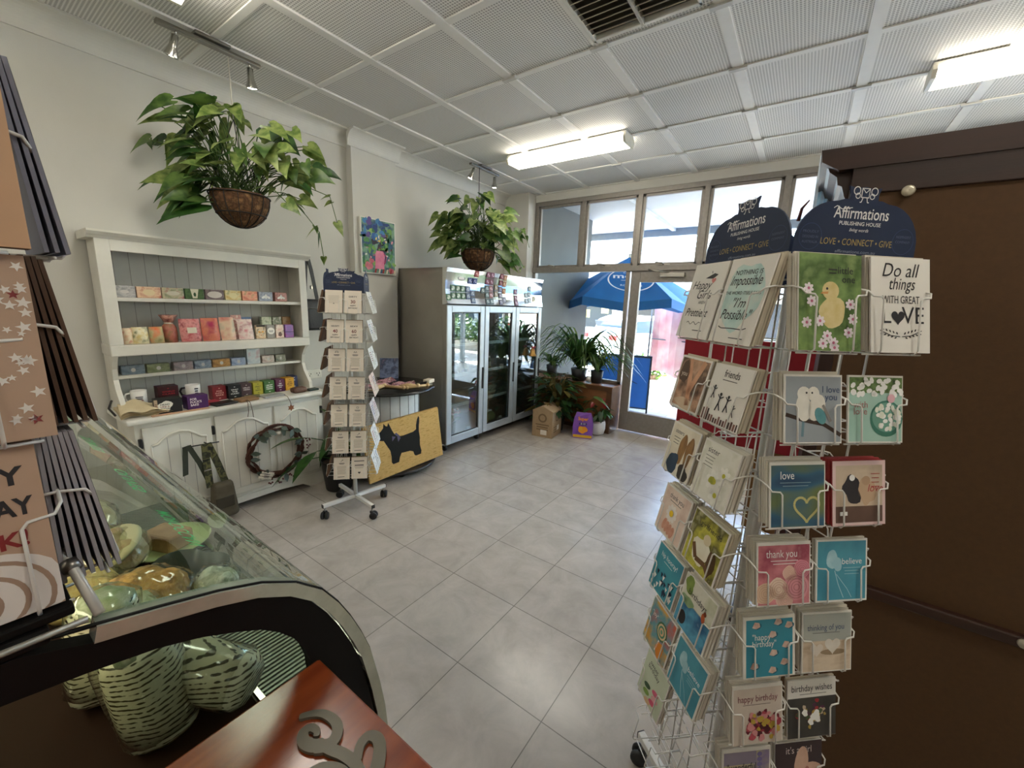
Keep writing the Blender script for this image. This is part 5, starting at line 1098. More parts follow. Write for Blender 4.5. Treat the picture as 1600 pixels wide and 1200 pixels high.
# ------------------------------------------------------------------ the near rack
RL = (-.03, 1.045, 0); TH = radians(43); RR = .150; CW = .118
TZ = [(1.492, .172)]+[(1.328-.1635*k, .126) for k in range(7)]
card_rack('card_spinner', 'tall white wire card spinner with navy headers close to the camera', RL, TH, RR, TZ, CW, 1.748, .30, footrot=radians(141))
DS = {(3, 0, 0): (d_happygirls, 'Happy Girls', CRM), (3, 0, 1): (d_nothing, 'Nothing is Impossible', CRM), (3, 1, 0): (d_arms, 'held arms photo', CRM), (3, 1, 1): (d_friends, 'friends silhouettes', CRM), (3, 2, 0): (d_girls, 'two long haired girls', CRM), (3, 2, 1): (d_sister, 'white flower sister', CRM),
      (3, 3, 0): (d_thankflower, 'thank you daisy', CRM), (3, 3, 1): (d_girlfriends, 'girlfriends', CRM), (3, 4, 0): (d_hooray, 'hip hooray bunting', CRM), (3, 4, 1): (d_birthdays, 'birthdays robin', CRM), (3, 5, 0): (d_swirl, 'swirling lollipop', CRM), (3, 5, 1): (d_feather, 'teal feather', CRM), (3, 6, 0): (d_macaron, 'macaron', CRM),
      (0, 0, 0): (d_duck, 'duckling', CRM), (0, 0, 1): (d_doall, 'Do all things with great LOVE', CRM), (0, 1, 0): (d_birds, 'I love you budgies', CRM), (0, 1, 1): (d_blossom, 'with love blossom', CRM), (0, 2, 0): (d_loveheart, 'blue love heart', CRM), (0, 2, 1): (d_dogs, 'red edged love dogs', 'A8383A'),
      (0, 3, 0): (d_roses, 'thank you roses', CRM), (0, 3, 1): (d_feather, 'believe', CRM), (0, 4, 0): (d_shells, 'happy birthday shells', CRM), (0, 4, 1): (d_stones, 'thinking of you', CRM), (0, 5, 0): (d_redflowers, 'happy birthday red flowers', CRM), (0, 5, 1): (d_wishes, 'birthday wishes', CRM), (0, 6, 0): (d_wonder, 'wonderful', CRM), (0, 6, 1): (d_feet, "it's a girl", CRM)}
PL = {(3, 0): 'top', (3, 1): 'second', (3, 2): 'third', (3, 3): 'fourth', (3, 4): 'fifth', (3, 5): 'sixth', (3, 6): 'seventh'}
qn = random.Random(17)
NB = {(3, 0, 1): 4, (3, 0, 0): 1, (0, 1, 1): 0, (0, 5, 1): 1, (0, 3, 1): 1, (3, 6, 0): 2, (3, 5, 0): 1}
for (f, ti, c), (fn, nm, col) in DS.items():
    z, h = TZ[ti]; th = TH+f*pi/2; x = (c-.5)*(CW+.010); hh = .165 if ti == 0 else .122; ww = .119 if ti == 0 else .114; x += .010*(f == 0 and ti == 0 and c == 1)
    b = blank(ww, hh, col); fn(b, ww, hh)
    put_card(RL, th, RR, x, z, b, '%s greeting card in the %s row of the near spinner' % (nm, PL[(3, ti)]), 'front cards on the near card spinner', -.001, .20, 0, qn.uniform(-.002, .002), roll=qn.uniform(-.012, .012))
    n = NB.get((f, ti, c), 4); src = None
    for k in range(n):
        if src is None:
            src = blank(ww, hh, col if col != CRM else ['CFC8B8', 'D8D2C4', 'C8BEA8'][qn.randrange(3)], .004); o = put_card(RL, th, RR, x, z, src, 'plain spare card behind the %s card' % nm, 'spare cards behind the %s card' % nm, .006, .195); src = o
        else:
            o = src.copy(); COL.objects.link(o); put_card(RL, th, RR, x, z, o, 'plain spare card behind the %s card' % nm, 'spare cards behind the %s card' % nm, .006+.0056*k, .19, qn.uniform(-.001, .004), qn.uniform(-.002, .002))

# ------------------------------------------------------------------ the kraft card rack by the hutch
KL = (-2.57, 1.665, 0); KT = radians(47); KR = .145; KW = .108
KZ = [(1.457-.1915*k, .152) for k in range(7)]
card_rack('card_spinner', 'white wire spinner of kraft cards standing in front of the hutch', KL, KT, KR, KZ, KW, 1.722, .25, footrot=radians(-6))
KC = 'E2D7C8'; red = M('6E2A2E', .6)
def k_num(a, num, c, d):
    def f(b, w, h): b.txt(a, 0, h*.70, .014, INK, 2, bold=.02, w=.05); b.txt(num, 0, h*.44, .03, red, 2, bold=.02); b.txt(c, 0, h*.31, .013, INK, 2, bold=.02, w=.036); b.txt(d, 0, h*.20, .013, INK, 2, bold=.02, w=.056)
    return f
def k_lines(b, w, h): b.bars(-.035, .035, h*.75, 6, .009, .0016, M('8E8474', .6), 2, 4); b.flat([(-.005, h*.4), (.005, h*.4), (0, h*.44)], INK, 2)
def k_sign(sym):
    def f(b, w, h):
        L = {'a': [[(-.01, .0), (-.006, .012), (0, .0), (.006, .012), (.01, 0)]], 'b': [[(-.008, 0), (-.008, .012), (.008, .012), (.008, 0)], [(-.012, .006), (.012, .006)]], 'c': [[(-.008, -.002), (.008, .012)], [(.002, .012), (.008, .012), (.008, .006)]], 'd': [[(-.008, .01), (0, .012), (0, 0), (.008, .002)]], 'e': [[(.008, .01), (-.004, .012), (-.008, .004), (0, 0), (.008, .002), (.004, .008)]]}[sym]
        for p in L: b.line([(x, h*.82+z) for x, z in p], .002, INK, 2)
        b.rect(-.018, .018, h*.72, h*.75, INK, 2); b.bars(-.014, .014, h*.70, 1, .01, .002, M('5A5248', .6), 2)
        b.bars(-.032, .032, h*.6, 8, .0075, .0022, M('8E8474', .6), 2, ord(sym)); b.line([(-.026, h*.10), (.02, h*.115)], .0035, INK, 2)
    return f
def k_heart(b, w, h): b.rect(-.034, .034, h*.80, h*.835, INK, 2); b.rect(-.03, .03, h*.6, h*.64, INK, 2); b.bars(-.034, .034, h*.55, 2, .008, .0022, M('8E8474', .6), 2); b.heart(0, h*.27, .017, INK, 2)
ROW = ['top', 'second', 'third', 'fourth', 'fifth', 'sixth', 'lowest']
KD = [[(k_lines, 'small print'), (k_num('DIRTY', '30', 'HAPPY', 'BIRTHDAY'), 'dirty 30')], [(k_num('NAUGHTY', '40', 'HAPPY', 'BIRTHDAY'), 'naughty 40'), (k_num('SEXY', '60', 'HAPPY', 'BIRTHDAY'), 'number 60')]]+[[(k_sign(a), s1), (k_sign(e), s2)] for a, e, s1, s2 in (('b', 'a', 'goat sign', 'wave sign'), ('b', 'd', 'fish sign', 'ram sign'), ('d', 'e', 'twins sign', 'crab sign'), ('a', 'c', 'maiden sign', 'scorpion sign'))]+[[(k_sign('c'), 'arrow sign'), (k_heart, 'little heart')]]
SIDE = ['E6E4E0', 'E2E2E2', 'E6E6E4', 'DCC6BC', 'D9D0D2', 'DEDCDC', 'E4E2E0']
for ti, row in enumerate(KD):
    for c, (fn, nm) in enumerate(row):
        x = (c-.5)*(KW+.010); b = blank(.105, .149, KC); fn(b, .105, .149)
        put_card(KL, KT, KR, x, KZ[ti][0], b, 'kraft %s card in the %s row of the spinner before the hutch' % (nm, ROW[ti]), 'kraft cards facing the room', -.004, .25, roll=qn.uniform(-.01, .01))
        src = put_card(KL, KT, KR, x, KZ[ti][0], blank(.105, .149, '8A7458', .004), 'brown envelope kept behind the kraft %s card' % nm, 'envelopes behind the kraft %s card' % nm, .003, .245)
        for k in (1, 2): o = src.copy(); COL.objects.link(o); put_card(KL, KT, KR, x, KZ[ti][0], o, src['label'], src['group'], .003+.006*k, .24, qn.uniform(-.001, .003))
    for c in range(2):
        x = (c-.5)*(KW+.010); b = blank(.105, .149, SIDE[ti]); q = random.Random(ti*3+c)
        b.txt('YOU', 0, .10, .022, [INK, M('B5606A', .6)][ti in (3, 4)], 2, bold=.02) if (ti+c) % 3 == 0 else b.bars(-.03, .03, .12, 5, .014, .006, [INK, M('5A6A8A', .6), M('9A5A5A', .6)][(ti+c) % 3], 2, ti+c)
        b.bars(-.03, .03, .05, 2, .01, .002, M('8E8474', .6), 2)
        put_card(KL, KT+pi/2, KR, x, KZ[ti][0], b, '%s card in the %s row on the window side of the kraft spinner' % (['inner white', 'outer white'][c], ROW[ti]), 'pale cards on the window side of the kraft spinner', -.004, .27, roll=qn.uniform(-.01, .01))
        o = put_card(KL, KT-pi/2, KR, x, KZ[ti][0], blank(.105, .149, '5E4430', .012), 'brown card in the %s row on the hutch side of the kraft spinner, %s column' % (ROW[ti], ['inner', 'outer'][c]), 'brown cards on the hutch side of the kraft spinner', .0, .25)
# ================================================================== table with door mats
t = root('display_table', 'round black topped table on a white panelled drum base', 'table', (-3.05, 2.36, 0))
MB().lathe([(0, .755), (.40, .755), (.42, .762), (.42, .775), (.405, .785), (0, .785)], M('161618', .22), 40).build('table_top', t)
b = MB(); b.lathe([(.27, .08), (.27, .755)], M('D5D6D4', .5), 40)
b.build('drum', t)
g = MB()
for k in range(20): a = 2*pi*k/20; g.box(.271*cos(a)-.002, .271*cos(a)+.002, .271*sin(a)-.002, .271*sin(a)+.002, .08, .755, M('7E8080', .7))
g.build('board_joint', t)
MB().lathe([(0, .052), (.41, .052), (.43, .058), (.43, .074), (.41, .080), (0, .080)], M('161618', .3), 40).build('base', t)
for k in range(4):
    a = k*pi/2-.35; c = MB(); c.T = Matrix.Translation((.33*cos(a), .33*sin(a), .0)); c.box(-.02, .02, -.018, .018, .035, .052, m_nick, .004)
    c.T = c.T @ Matrix.Translation((0, 0, .024)) @ Matrix.Rotation(pi/2, 4, 'X'); c.lathe([(.006, -.012), (.021, -.012), (.024, -.006), (.024, .006), (.021, .012), (.006, .012)], m_black, 16); c.build('caster', t)
m_coir = M('CFA35C', .95, c2=('DDB570', 'BC9048'), scale=90, bump=.8, bscale=300, stretch=(.2, 1, 1))
sc = [(-.30, .13), (-.285, .10), (-.235, .085), (-.215, .045), (-.18, -.02), (-.175, -.075), (-.18, -.13), (-.165, -.15), (-.10, -.15), (-.085, -.11), (-.06, -.075), (.04, -.085), (.075, -.10), (.085, -.135), (.10, -.15), (.165, -.15), (.175, -.12), (.165, -.06), (.175, .02), (.172, .075), (.178, .12), (.19, .16), (.195, .20), (.185, .22), (.165, .19), (.145, .14), (.14, .10), (.10, .085), (-.02, .08), (-.08, .085), (-.115, .12), (-.135, .16), (-.15, .20), (-.165, .235), (-.18, .205), (-.20, .215), (-.215, .24), (-.225, .20), (-.255, .175), (-.295, .16)]
def doormat(label, off, art, lift):
    b = MB(); b.box(-.405, .405, 0, .018, 0, .47, m_coir, .004); b.dy = 0
    if art:
        bk = M('15130F', .95, bump=.6, bscale=300); b.flat([(x*.92-.01, z*.95+.235) for x, z in sc], bk, 2)
        cl = M('5E5670', .9); b.flat([(-.115, .345), (-.07, .30), (-.06, .315), (-.095, .355)], cl, 4); b.flat([(-.105, .32), (-.145, .29), (-.14, .335)], cl, 4); b.flat([(-.09, .315), (-.085, .27), (-.055, .30)], cl, 4)
    o = b.build('doormat'); o['label'] = label; o['category'] = 'doormat'; o['group'] = 'coir doormats leaning on the round table'
    o.matrix_world = Matrix.Translation((-2.685-off, 2.285+lift, .083)) @ Matrix.Rotation(radians(2), 4, 'X') @ Matrix.Rotation(pi/2-.03, 4, 'Z') @ Matrix.Rotation(radians(-7), 4, 'X')
doormat('coir doormat with a black terrier leaning on the round table', 0, True, 0)
doormat('plain coir doormat behind the terrier doormat', .021, False, .012)
# craft kits piled on the table
q = random.Random(41); TT = .7855
def skit(name, label, cat, grp, loc, rz, fn):
    b = MB(); fn(b); o = b.build(name, None, (loc[0], loc[1], TT+loc[2]), rz=rz); o['label'] = label; o['category'] = cat; o['group'] = grp
wd1 = M('C9A878', .6, var=.12); pk = M('B06A78', .8, c2=('D9A8AC', '8A4A5A', 'E6D2C4'), scale=25)
def brush(b):
    b.tube([(-.11, 0, .012), (0, 0, .013), (.07, 0, .012)], [.011, .013, .012], wd1, 8); b.sph((.09, 0, .015), .018, wd1); b.sph((-.12, 0, .013), .016, wd1)
def figure(b):
    b.tube([(-.07, 0, .016), (0, .006, .02), (.07, 0, .018)], [.012, .022, .014], wd1, 8); b.sph((.09, 0, .02), .02, M('D9BC90', .6))
    for s in (-1, 1): b.tube([(-.06, 0, .014), (-.12, s*.02, .012)], .008, wd1, 6)
def bundle(b):
    n = 7; vs = []; fs = []
    for i in range(n+1):
        for j in range(6): u = i/n; v = j/5; vs.append((-.10+.2*u, -.055+.11*v, .008+.018*sin(pi*v)*(.5+.5*sin(u*7))+.008*sin(u*11+v*5)))
    m = len(vs); vs += [(x, y, .001) for x, y, z in vs]
    for i in range(n):
        for j in range(5): a = i*6+j; fs += [(a, a+6, a+7, a+1), (m+a, m+a+1, m+a+7, m+a+6)]
    ring = [i*6 for i in range(n+1)]+[n*6+j for j in range(1, 6)]+[i*6+5 for i in range(n-1, -1, -1)]+[j for j in range(4, 0, -1)]
    for a, c in zip(ring, ring[1:]+ring[:1]): fs.append((a, c, m+c, m+a))
    b.add(vs, [f[::-1] for f in fs], pk, True)
P = [(.18, -.08), (.24, .02), (.30, .10), (.12, -.20)]
LW = ['wooden spindle toy nearest the table rim facing the door mats', 'wooden spindle toy behind the first on the round table', 'wooden spindle toy by the fridge side of the round table', 'wooden spindle toy beside the kraft spinner on the round table']
for i, (x, y) in enumerate(P): skit('wooden_toy', LW[i], 'toy', 'turned wooden toys on the round table', (-3.05+x, 2.36+y, 0), .4+i*.5, [brush, figure][i % 2])
LB2 = ['pink patterned cloth bundle in the middle of the round table', 'pink patterned cloth bundle behind the wooden toys', 'pink patterned cloth bundle at the wall side of the round table', 'pink patterned cloth bundle touching the kraft spinner side']
for i, (x, y) in enumerate(((.03, -.05), (.09, .10), (-.12, .06), (-.02, -.22))): skit('cloth_bundle', LB2[i], 'cloth', 'pink cloth bundles on the round table', (-3.05+x, 2.36+y, 0), .3+i*.8, bundle)
skit('cream_block', 'cream soap block at the fridge end of the round table', 'soap', 'cream blocks on the round table', (-2.86, 2.68, 0), .3, lambda b: b.box(-.035, .035, -.05, .05, 0, .035, M('E0D6C0', .6), .006))
skit('black_strap_roll', 'rolled black strap lying beside the cream block', 'strap', 'small goods on the round table', (-2.80, 2.56, 0), 0, lambda b: b.tube([(.03*cos(a), .03*sin(a), .008+.002*k) for k, a in enumerate([i*.5 for i in range(14)])], .007, m_black, 6))
b = MB(); b.box(-.09, .09, 0, .008, 0, .20, M('4A5A7A', .5, c2=('7A86A8', '3A4660', '8A7A90'), scale=12)); o = b.build('print_card', None, (-3.30, 2.56, TT), rot=(radians(-12), 0, radians(45))); o['label'] = 'blue misty picture card propped at the back of the round table'; o['category'] = 'picture'

# ================================================================== three door display fridge
FX, FB, FY0, FY1 = -2.83, -3.53, 2.89, 4.66
m_st = M('A8A298', .36, .8, .04, 6, name='dull_stainless'); m_mir = M('D4D2CC', .10, 1, .02, name='polished_stainless'); m_df = M('B9C3CB', .35, .35, .03, name='silver_door_frame'); m_in = M('8E9492', .5)
fg = root('display_fridge', 'tall three door glass display fridge on castors', 'fridge', (0, 0, 0))
b = MB(); b.box(FB, FX-.06, FY0, FY0+.03, .10, 1.88, m_st, .003); b.box(FX-.06, FX-.005, FY0, FY0+.03, .10, 1.53, m_st, .003); b.box(FB, FX-.06, FY1-.03, FY1, .10, 1.88, m_st, .003).box(FB, FX-.06, FY0, FY1, 1.85, 1.88, m_st, .003).box(FB, FB+.02, FY0, FY1, .10, 1.88, m_in).box(FB, FX-.06, FY0, FY1, .08, .12, m_st, .003).box(FB, FX-.08, FY0+.03, FY1-.03, 1.50, 1.53, m_in)
b.build('cabinet', fg)
h = MB(); pr = [(FX-.01, 1.535), (FX+.005, 1.54), (FX-.012, 1.60), (FX-.022, 1.68), (FX-.020, 1.76), (FX-.008, 1.84), (FX+.004, 1.88), (FX-.06, 1.88), (FX-.06, 1.535)]
h.prism(pr, FY0, FY1, m_mir, 'y', False); o = h.build('header_panel', fg)
e = MB(); e.T = Matrix.Translation((FX-.014, FY0+.22, 1.79)) @ Matrix.Rotation(pi/2, 4, 'Z'); e.disc(0, 0, .055, M('2A2A2C', .4), 1, .02, 24); e.disc(0, 0, .046, M('E6E6E4', .4), 2, .014, 24); e.build('badge', o)
gf = glassmat('fridge_glass', 'DDE6E6', 1.5, 0, 5.0)
W3 = (FY1-FY0)/3
for i in range(3):
    a = FY0+i*W3+.006; c = FY0+(i+1)*W3-.006; f = .07
    d = MB(); d.box(FX-.05, FX, a, a+f, .095, 1.525, m_df, .005).box(FX-.05, FX, c-f, c, .095, 1.525, m_df, .005).box(FX-.05, FX, a+f, c-f, 1.455, 1.525, m_df, .005).box(FX-.05, FX, a+f, c-f, .095, .175, m_df, .005)
    o = d.build('door', fg); MB().box(FX-.022, FX-.018, a+f, c-f, .175, 1.455, gf).build('glass', o)
    g = MB(); g.box(FX-.03, FX-.0145, a+f, a+f+.008, .175, 1.455, m_black).box(FX-.03, FX-.0145, c-f-.008, c-f, .175, 1.455, m_black).box(FX-.03, FX-.0145, a+f, c-f, 1.447, 1.455, m_black).box(FX-.03, FX-.0145, a+f, c-f, .175, .183, m_black); g.build('gasket', o)
    k = MB(); yy = c-.018; k.box(FX, FX+.012, yy-.012, yy+.012, .62, .86, m_black, .004); k.build('handle', o)
for z in (.47, .80, 1.12):
    s = MB()
    for x in (FB+.04, FX-.10): s.box(x, x+.012, FY0+.03, FY1-.03, z-.012, z, M('D4D8D6', .4))
    for k in range(36): yy = FY0+.05+k*(FY1-FY0-.1)/35; s.box(FB+.05, FX-.09, yy-.002, yy+.002, z-.006, z-.001, M('D4D8D6', .4))
    s.box(FX-.095, FX-.09, FY0+.03, FY1-.03, z-.02, z+.012, M('E6EAE8', .4)); s.build('wire_shelf', fg)
for (x, y) in ((FX-.10, FY0+.07), (FX-.10, FY1-.07), (FB+.08, FY0+.07), (FB+.08, FY1-.07), (FX-.10, FY0+W3)):
    c = MB(); c.box(x-.025, x+.025, y-.02, y+.02, .055, .085, m_nick, .004); c.T = Matrix.Translation((x+.005, y, .034)) @ Matrix.Rotation(pi/2, 4, 'X'); c.lathe([(.008, -.014), (.031, -.014), (.034, -.008), (.034, .008), (.031, .014), (.008, .014)], m_black, 16); c.build('caster', fg)
# goods kept in the fridge
def jar(x, y, z, r, h, col, lid, label):
    t = root('jar', label, 'jar', (x, y, z+.001), 0, 'jars and bottles in the fridge'); MB().lathe([(0, 0), (r, 0), (r, h*.8), (r*.75, h*.9), (r*.75, h)], M(col, .25), 16).build('body', t); MB().lathe([(r*.8, h), (r*.8, h+.018), (0, h+.018)], M(lid, .4), 14).build('lid', t); MB().lathe([(r*1.015, h*.2), (r*1.015, h*.65)], M('D9D2C2', .6), 16).build('label_sleeve', t)
for i, (x, y, z, r, h, c, l, lab) in enumerate(((-3.02, 3.12, .80, .035, .13, '6E4A2A', 'C9A23A', 'brown jar on the third shelf behind the nearest fridge door'), (-3.0, 3.20, .80, .035, .13, '4A2A2A', 'E0E0DC', 'dark red jar on the third shelf behind the nearest fridge door'), (-3.02, 3.29, .80, .035, .12, 'E0D8C8', '3A5A3A', 'cream jar on the third shelf behind the nearest fridge door'), (-3.0, 3.37, .80, .03, .15, '3A4A2E', 'E0E0DC', 'green bottle on the third shelf behind the nearest fridge door'), (-3.02, 3.66, .80, .035, .12, 'A86A3A', 'C9A23A', 'amber jar on the third shelf behind the middle fridge door'), (-3.0, 3.76, .80, .035, .12, '8A8A5A', 'E0E0DC', 'olive jar on the third shelf behind the middle fridge door'))): jar(x, y, z, r, h, c, l, lab)
def fbox(name, label, cat, x, y, z, dx, dy, dz, m, rz=0):
    MB().box(-dx/2, dx/2, -dy/2, dy/2, 0, dz, m, min(.012, dz*.3)).build(name, None, (x, y, z+.001), rz=rz, label=label, cat=cat, group='packed food in the fridge')
fbox('bread_loaf', 'wrapped brown loaf on the second shelf behind the nearest fridge door', 'bread', -3.05, 3.28, .471, .14, .26, .12, M('7A5A3A', .5, c2='A07A50', scale=12), .1)
fbox('food_carton', 'cream food carton on the second shelf behind the middle fridge door', 'carton', -3.03, 3.80, .471, .12, .18, .11, M('C9BFA8', .5))
fbox('food_carton', 'white food carton on the third shelf behind the window side fridge door', 'carton', -3.03, 4.28, .801, .12, .16, .1, M('DAD8D0', .5))
fbox('food_tray', 'shallow grey food tray on the top shelf behind the nearest fridge door', 'tray', -3.04, 3.22, 1.121, .2, .3, .05, M('6A6E70', .4))
fbox('food_tray', 'shallow dark food tray on the top shelf behind the middle fridge door', 'tray', -3.04, 3.80, 1.121, .2, .3, .06, M('3A3430', .4))
t = root('flower_bunch', 'bunch of pink flowers standing low behind the nearest fridge door', 'flowers', (-3.02, 3.15, .122), 0)
MB().lathe([(.05, 0), (.06, .14), (.055, .14), (.05, .01)], M('7A8A84', .4), 16).build('bucket', t); f = MB(); g = MB(); q = random.Random(8)
for i in range(34):
    p = Vector((q.gauss(0, .05), q.gauss(0, .05), .22+q.random()*.09)); f.sph(p, .014, M(['C98A94', 'D9B0B0', 'B5707E'][i % 3], .7), nu=6, nv=4)
for i in range(22): a = q.uniform(0, 6.3); leaf(g, (.03*cos(a), .03*sin(a), .14), (cos(a), sin(a), .8), (0, 0, 1), .12, .05, G['mid'], .3, 'lance')
f.build('blossom', t); g.build('foliage', t)
t = root('salad_bag', 'bag of green salad low behind the middle fridge door', 'bag', (-3.0, 3.78, .122)); b = MB(); b.sph((0, 0, .075), .1, M('5A7A3A', .4, c2='8AA05A', scale=30), (.8, 1.2, .75)); b.build('bag', t); MB().box(-.03, .03, -.04, .04, .14, .16, M('E6E6E0', .5), .004).build('paper_label', t)
for i, (y, lab) in enumerate(((3.38, 'white folded price card low behind the nearest fridge door'), (3.98, 'white folded price card low behind the middle fridge door'))):
    b = MB(); b.add([(-.0, -.03, 0), (.0, .03, 0), (-.03, .03, .05), (-.03, -.03, .05), (-.06, -.03, 0), (-.06, .03, 0)], [(0, 1, 2, 3), (3, 2, 5, 4)], M('EDEDE8', .5)); b.build('price_card', None, (-2.93, y, .122), label=lab, cat='price card', group='price cards in the fridge')
# magnets on the header
MG = [('green leaf patterned magnet in the block above the nearest fridge door', [(2.99+.072*i, 1.69-.072*j) for i in range(3) for j in range(2)]+[(2.92, 1.60)], '4A6E52', '9AB8A0', 'C2CCC0'), ('blue grey patterned magnet beside the green magnet block', [(3.21, 1.69), (3.21, 1.62), (3.28, 1.65), (3.28, 1.58)], '5A6A86', 'B8C2CC', '8A96A8'), ('dark blue magnet in the pair above the blue grey magnets', [(3.24, 1.775), (3.315, 1.775)], '33447A', 'C9D0E0', '4A5A94'),
      ('red magnet standing above the dark blue pair', [(3.33, 1.85)], '8A3A3A', 'E0C2BC', 'B05A54'), ('plum magnet at the top of the middle magnet column', [(3.52+.07*i, 1.855-.07*j) for i in range(2) for j in range(2)], '6E2E44', 'D9C0CC', '9A5A72'), ('grey green magnet low in the middle magnet column', [(3.52, 1.715), (3.52, 1.645), (3.52, 1.575), (3.45, 1.69), (3.59, 1.575)], '4E5E5C', 'C2CCC8', '7A8A86'), ('pink brown magnet in the middle magnet column', [(3.59, 1.715), (3.59, 1.645)], '8A5A5A', 'E0D0CA', 'B08080'),
      ('sandy magnet between the two tall magnet columns', [(3.68, 1.73), (3.68, 1.66)], '9A8A6A', 'DCD2BC', 'B8A888'), ('crimson magnet at the top of the second tall magnet column', [(3.76, 1.855), (3.76, 1.785)], '7E2A30', 'D9A8A0', 'A84A4A'), ('mauve grey magnet low in the second tall magnet column', [(3.76, 1.715), (3.76, 1.645), (3.76, 1.575), (3.83, 1.60)], '6A6270', 'C8C2CC', '8E8694'), ('orange brown magnet on the window side of the second tall column', [(3.83, 1.845), (3.83, 1.775), (3.83, 1.70)], 'A0673A', 'E0C8A8', 'C08A5A'),
      ('dusky red magnet in the short column above the window side door', [(4.06, 1.70), (4.06, 1.63), (4.06, 1.57)], '6E3A44', 'D0B0B4', '94606A'), ('pale grey magnet in the stepped group above the window side door', [(4.29, 1.67), (4.29, 1.60), (4.36, 1.75), (4.36, 1.68), (4.36, 1.61)], '8A9498', 'D4DADA', 'A8B2B4'), ('black topped cream magnet alone above the window side door', [(4.47, 1.63)], 'D9CDA8', 'E6DEC4', '2A2A26')]
def hx(z):
    for (x0, z0), (x1, z1) in zip(pr[1:7], pr[2:7]):
        if z0 <= z <= z1: return x0+(x1-x0)*(z-z0)/(z1-z0)
    return FX
for lab, pos, a, c, d in MG:
    o = None
    for (y, z) in pos:
        if o is None:
            b = MB(); b.box(-.031, .031, -.004, 0, -.031, .031, M(a, .5), .001); b.dy = -.004; b.blob(0, 0, .022, M(d, .5), 1, .018, len(lab), 14, .5); b.disc(-.006, .006, .010, M(c, .5), 2, .006, 10, .6); b.disc(.010, -.010, .010, M(c, .5), 2, .005, 10, -.5); o = b.build('fridge_magnet', None, label=lab, cat='magnet', group=lab.replace('magnet', 'magnets', 1)[:60])
        else: o = o.copy(); COL.objects.link(o)
        o.matrix_world = Matrix.Translation((hx(z)+.0035, y, z)) @ Matrix.Rotation(pi/2, 4, 'Z') @ Matrix.Rotation(math.atan2(hx(z+.03)-hx(z-.03), .06), 4, 'X')
t = root('bell_ornament', 'gold bell with a red bow hanging on the window side fridge door', 'ornament', (FX+.035, 4.42, .91))
MB().lathe([(0, .10), (.02, .095), (.03, .07), (.036, .03), (.05, .008), (.052, 0), (.046, .002)], M('C9A05A', .35, .6, c2='B5823E', scale=20), 20).build('bell', t); MB().sph((0, 0, .0), .010, M('9A6A34', .4, .5)).build('clapper', t)
b = MB(); rdm = M('A8323A', .5)
for s in (-1, 1): b.sph((.012, s*.024, .115), .02, rdm, (.45, 1, .7)); b.tube([(.012, 0, .11), (.02, s*.02, .07)], .004, rdm, 5)
b.build('bow', t); MB().tube([(0, 0, .1), (-.005, 0, .2), (-.033, 0, .24)], .0015, M('8A6A3A', .6), 4).build('string', t)
b = MB(); b.box(-3.5, -3.28, 4.05, 4.35, 1.881, 1.93, M('E0DED6', .6), .004); b.build('white_box', None, label='flat white box lying on top of the fridge', cat='box')
MB().tube([(-3.19, 4.85, 1.99), (-3.15, 4.78, 1.95), (-3.13, 4.77, 1.4), (-3.145, 4.76, .9), (-3.12, 4.74, .62)], .004, m_white, 5).build('blind_cord', None, label='thin white cord hanging down beside the corner pier', cat='cord')

# ================================================================== brown dresser seen from the back, red board
m_hb = M('4C3216', .8, var=.07, scale=90, bump=.05, bscale=200, name='hardboard_back'); m_dw = woodmat('dark_stained_timber', '24120A', '33190D', (10, 10, 1.2), 3, .45); m_dh = woodmat('dark_stained_rail', '26130A', '361B0E', (1.2, 10, 10), 3, .45)
DY = 1.45
t = root('dresser', 'big brown timber dresser turned with its hardboard back to the camera', 'dresser', (0, 0, 0))
b = MB(); b.box(.075, 1.5, DY, DY+.006, .80, 1.865, m_hb); b.build('back_panel', t)
MB().box(.05, .082, DY-.004, DY+.30, .80, 1.95, m_dw, .003).build('side_panel', t); MB().box(1.46, 1.5, DY-.004, DY+.30, .80, 1.95, m_dw, .003).build('side_panel', t)
b = MB(); b.box(.05, 1.5, DY-.006, DY+.02, 1.865, 1.975, m_dh, .003); b.build('top_rail', t)
b = MB(); pc = [(.05, 1.85), (.04, 1.87), (.032, 1.895), (.022, 1.90), (.018, 1.92), (.0, 1.935), (-.008, 1.955), (-.022, 1.96), (-.025, 1.985), (1.54, 1.985), (1.54, 1.96), (1.5, 1.87)]
b.prism(pc, DY+.02, DY+.34, m_dh, 'y'); b.prism([(.02, 1.93), (-.02, 1.955), (-.025, 1.985), (1.54, 1.985), (1.5, 1.93)], DY-.01, DY+.02, m_dh, 'y'); b.build('cornice', t)
b = MB(); b.T = Matrix.Translation((.165, DY-.006, 1.862)) @ Matrix.Rotation(pi/2, 4, 'X'); b.lathe([(.0125, 0), (.0135, .004), (.010, .009), (.004, .010), (0, .009)], M('C9BFA8', .2, .3), 18); b.build('bumper_stud', t)
b = MB(); b.box(.04, 1.5, DY-.008, DY+.45, .06, .77, m_hb); b.build('base_cabinet', t)
MB().box(.02, 1.53, DY-.02, DY+.48, .77, .80, m_dh, .004).build('base_top', t)
b = MB(); b.T = Matrix.Translation((.545, DY-.02, .787)) @ Matrix.Rotation(pi/2, 4, 'X'); b.lathe([(.012, 0), (.012, .006), (0, .008)], M('B8B0A0', .4, .3), 12); b.build('stud', t)
for x in (.05, 1.42):
    for y in (DY+.02, DY+.38): MB().box(x, x+.06, y, y+.06, 0, .06, m_dw, .004).build('leg', t)
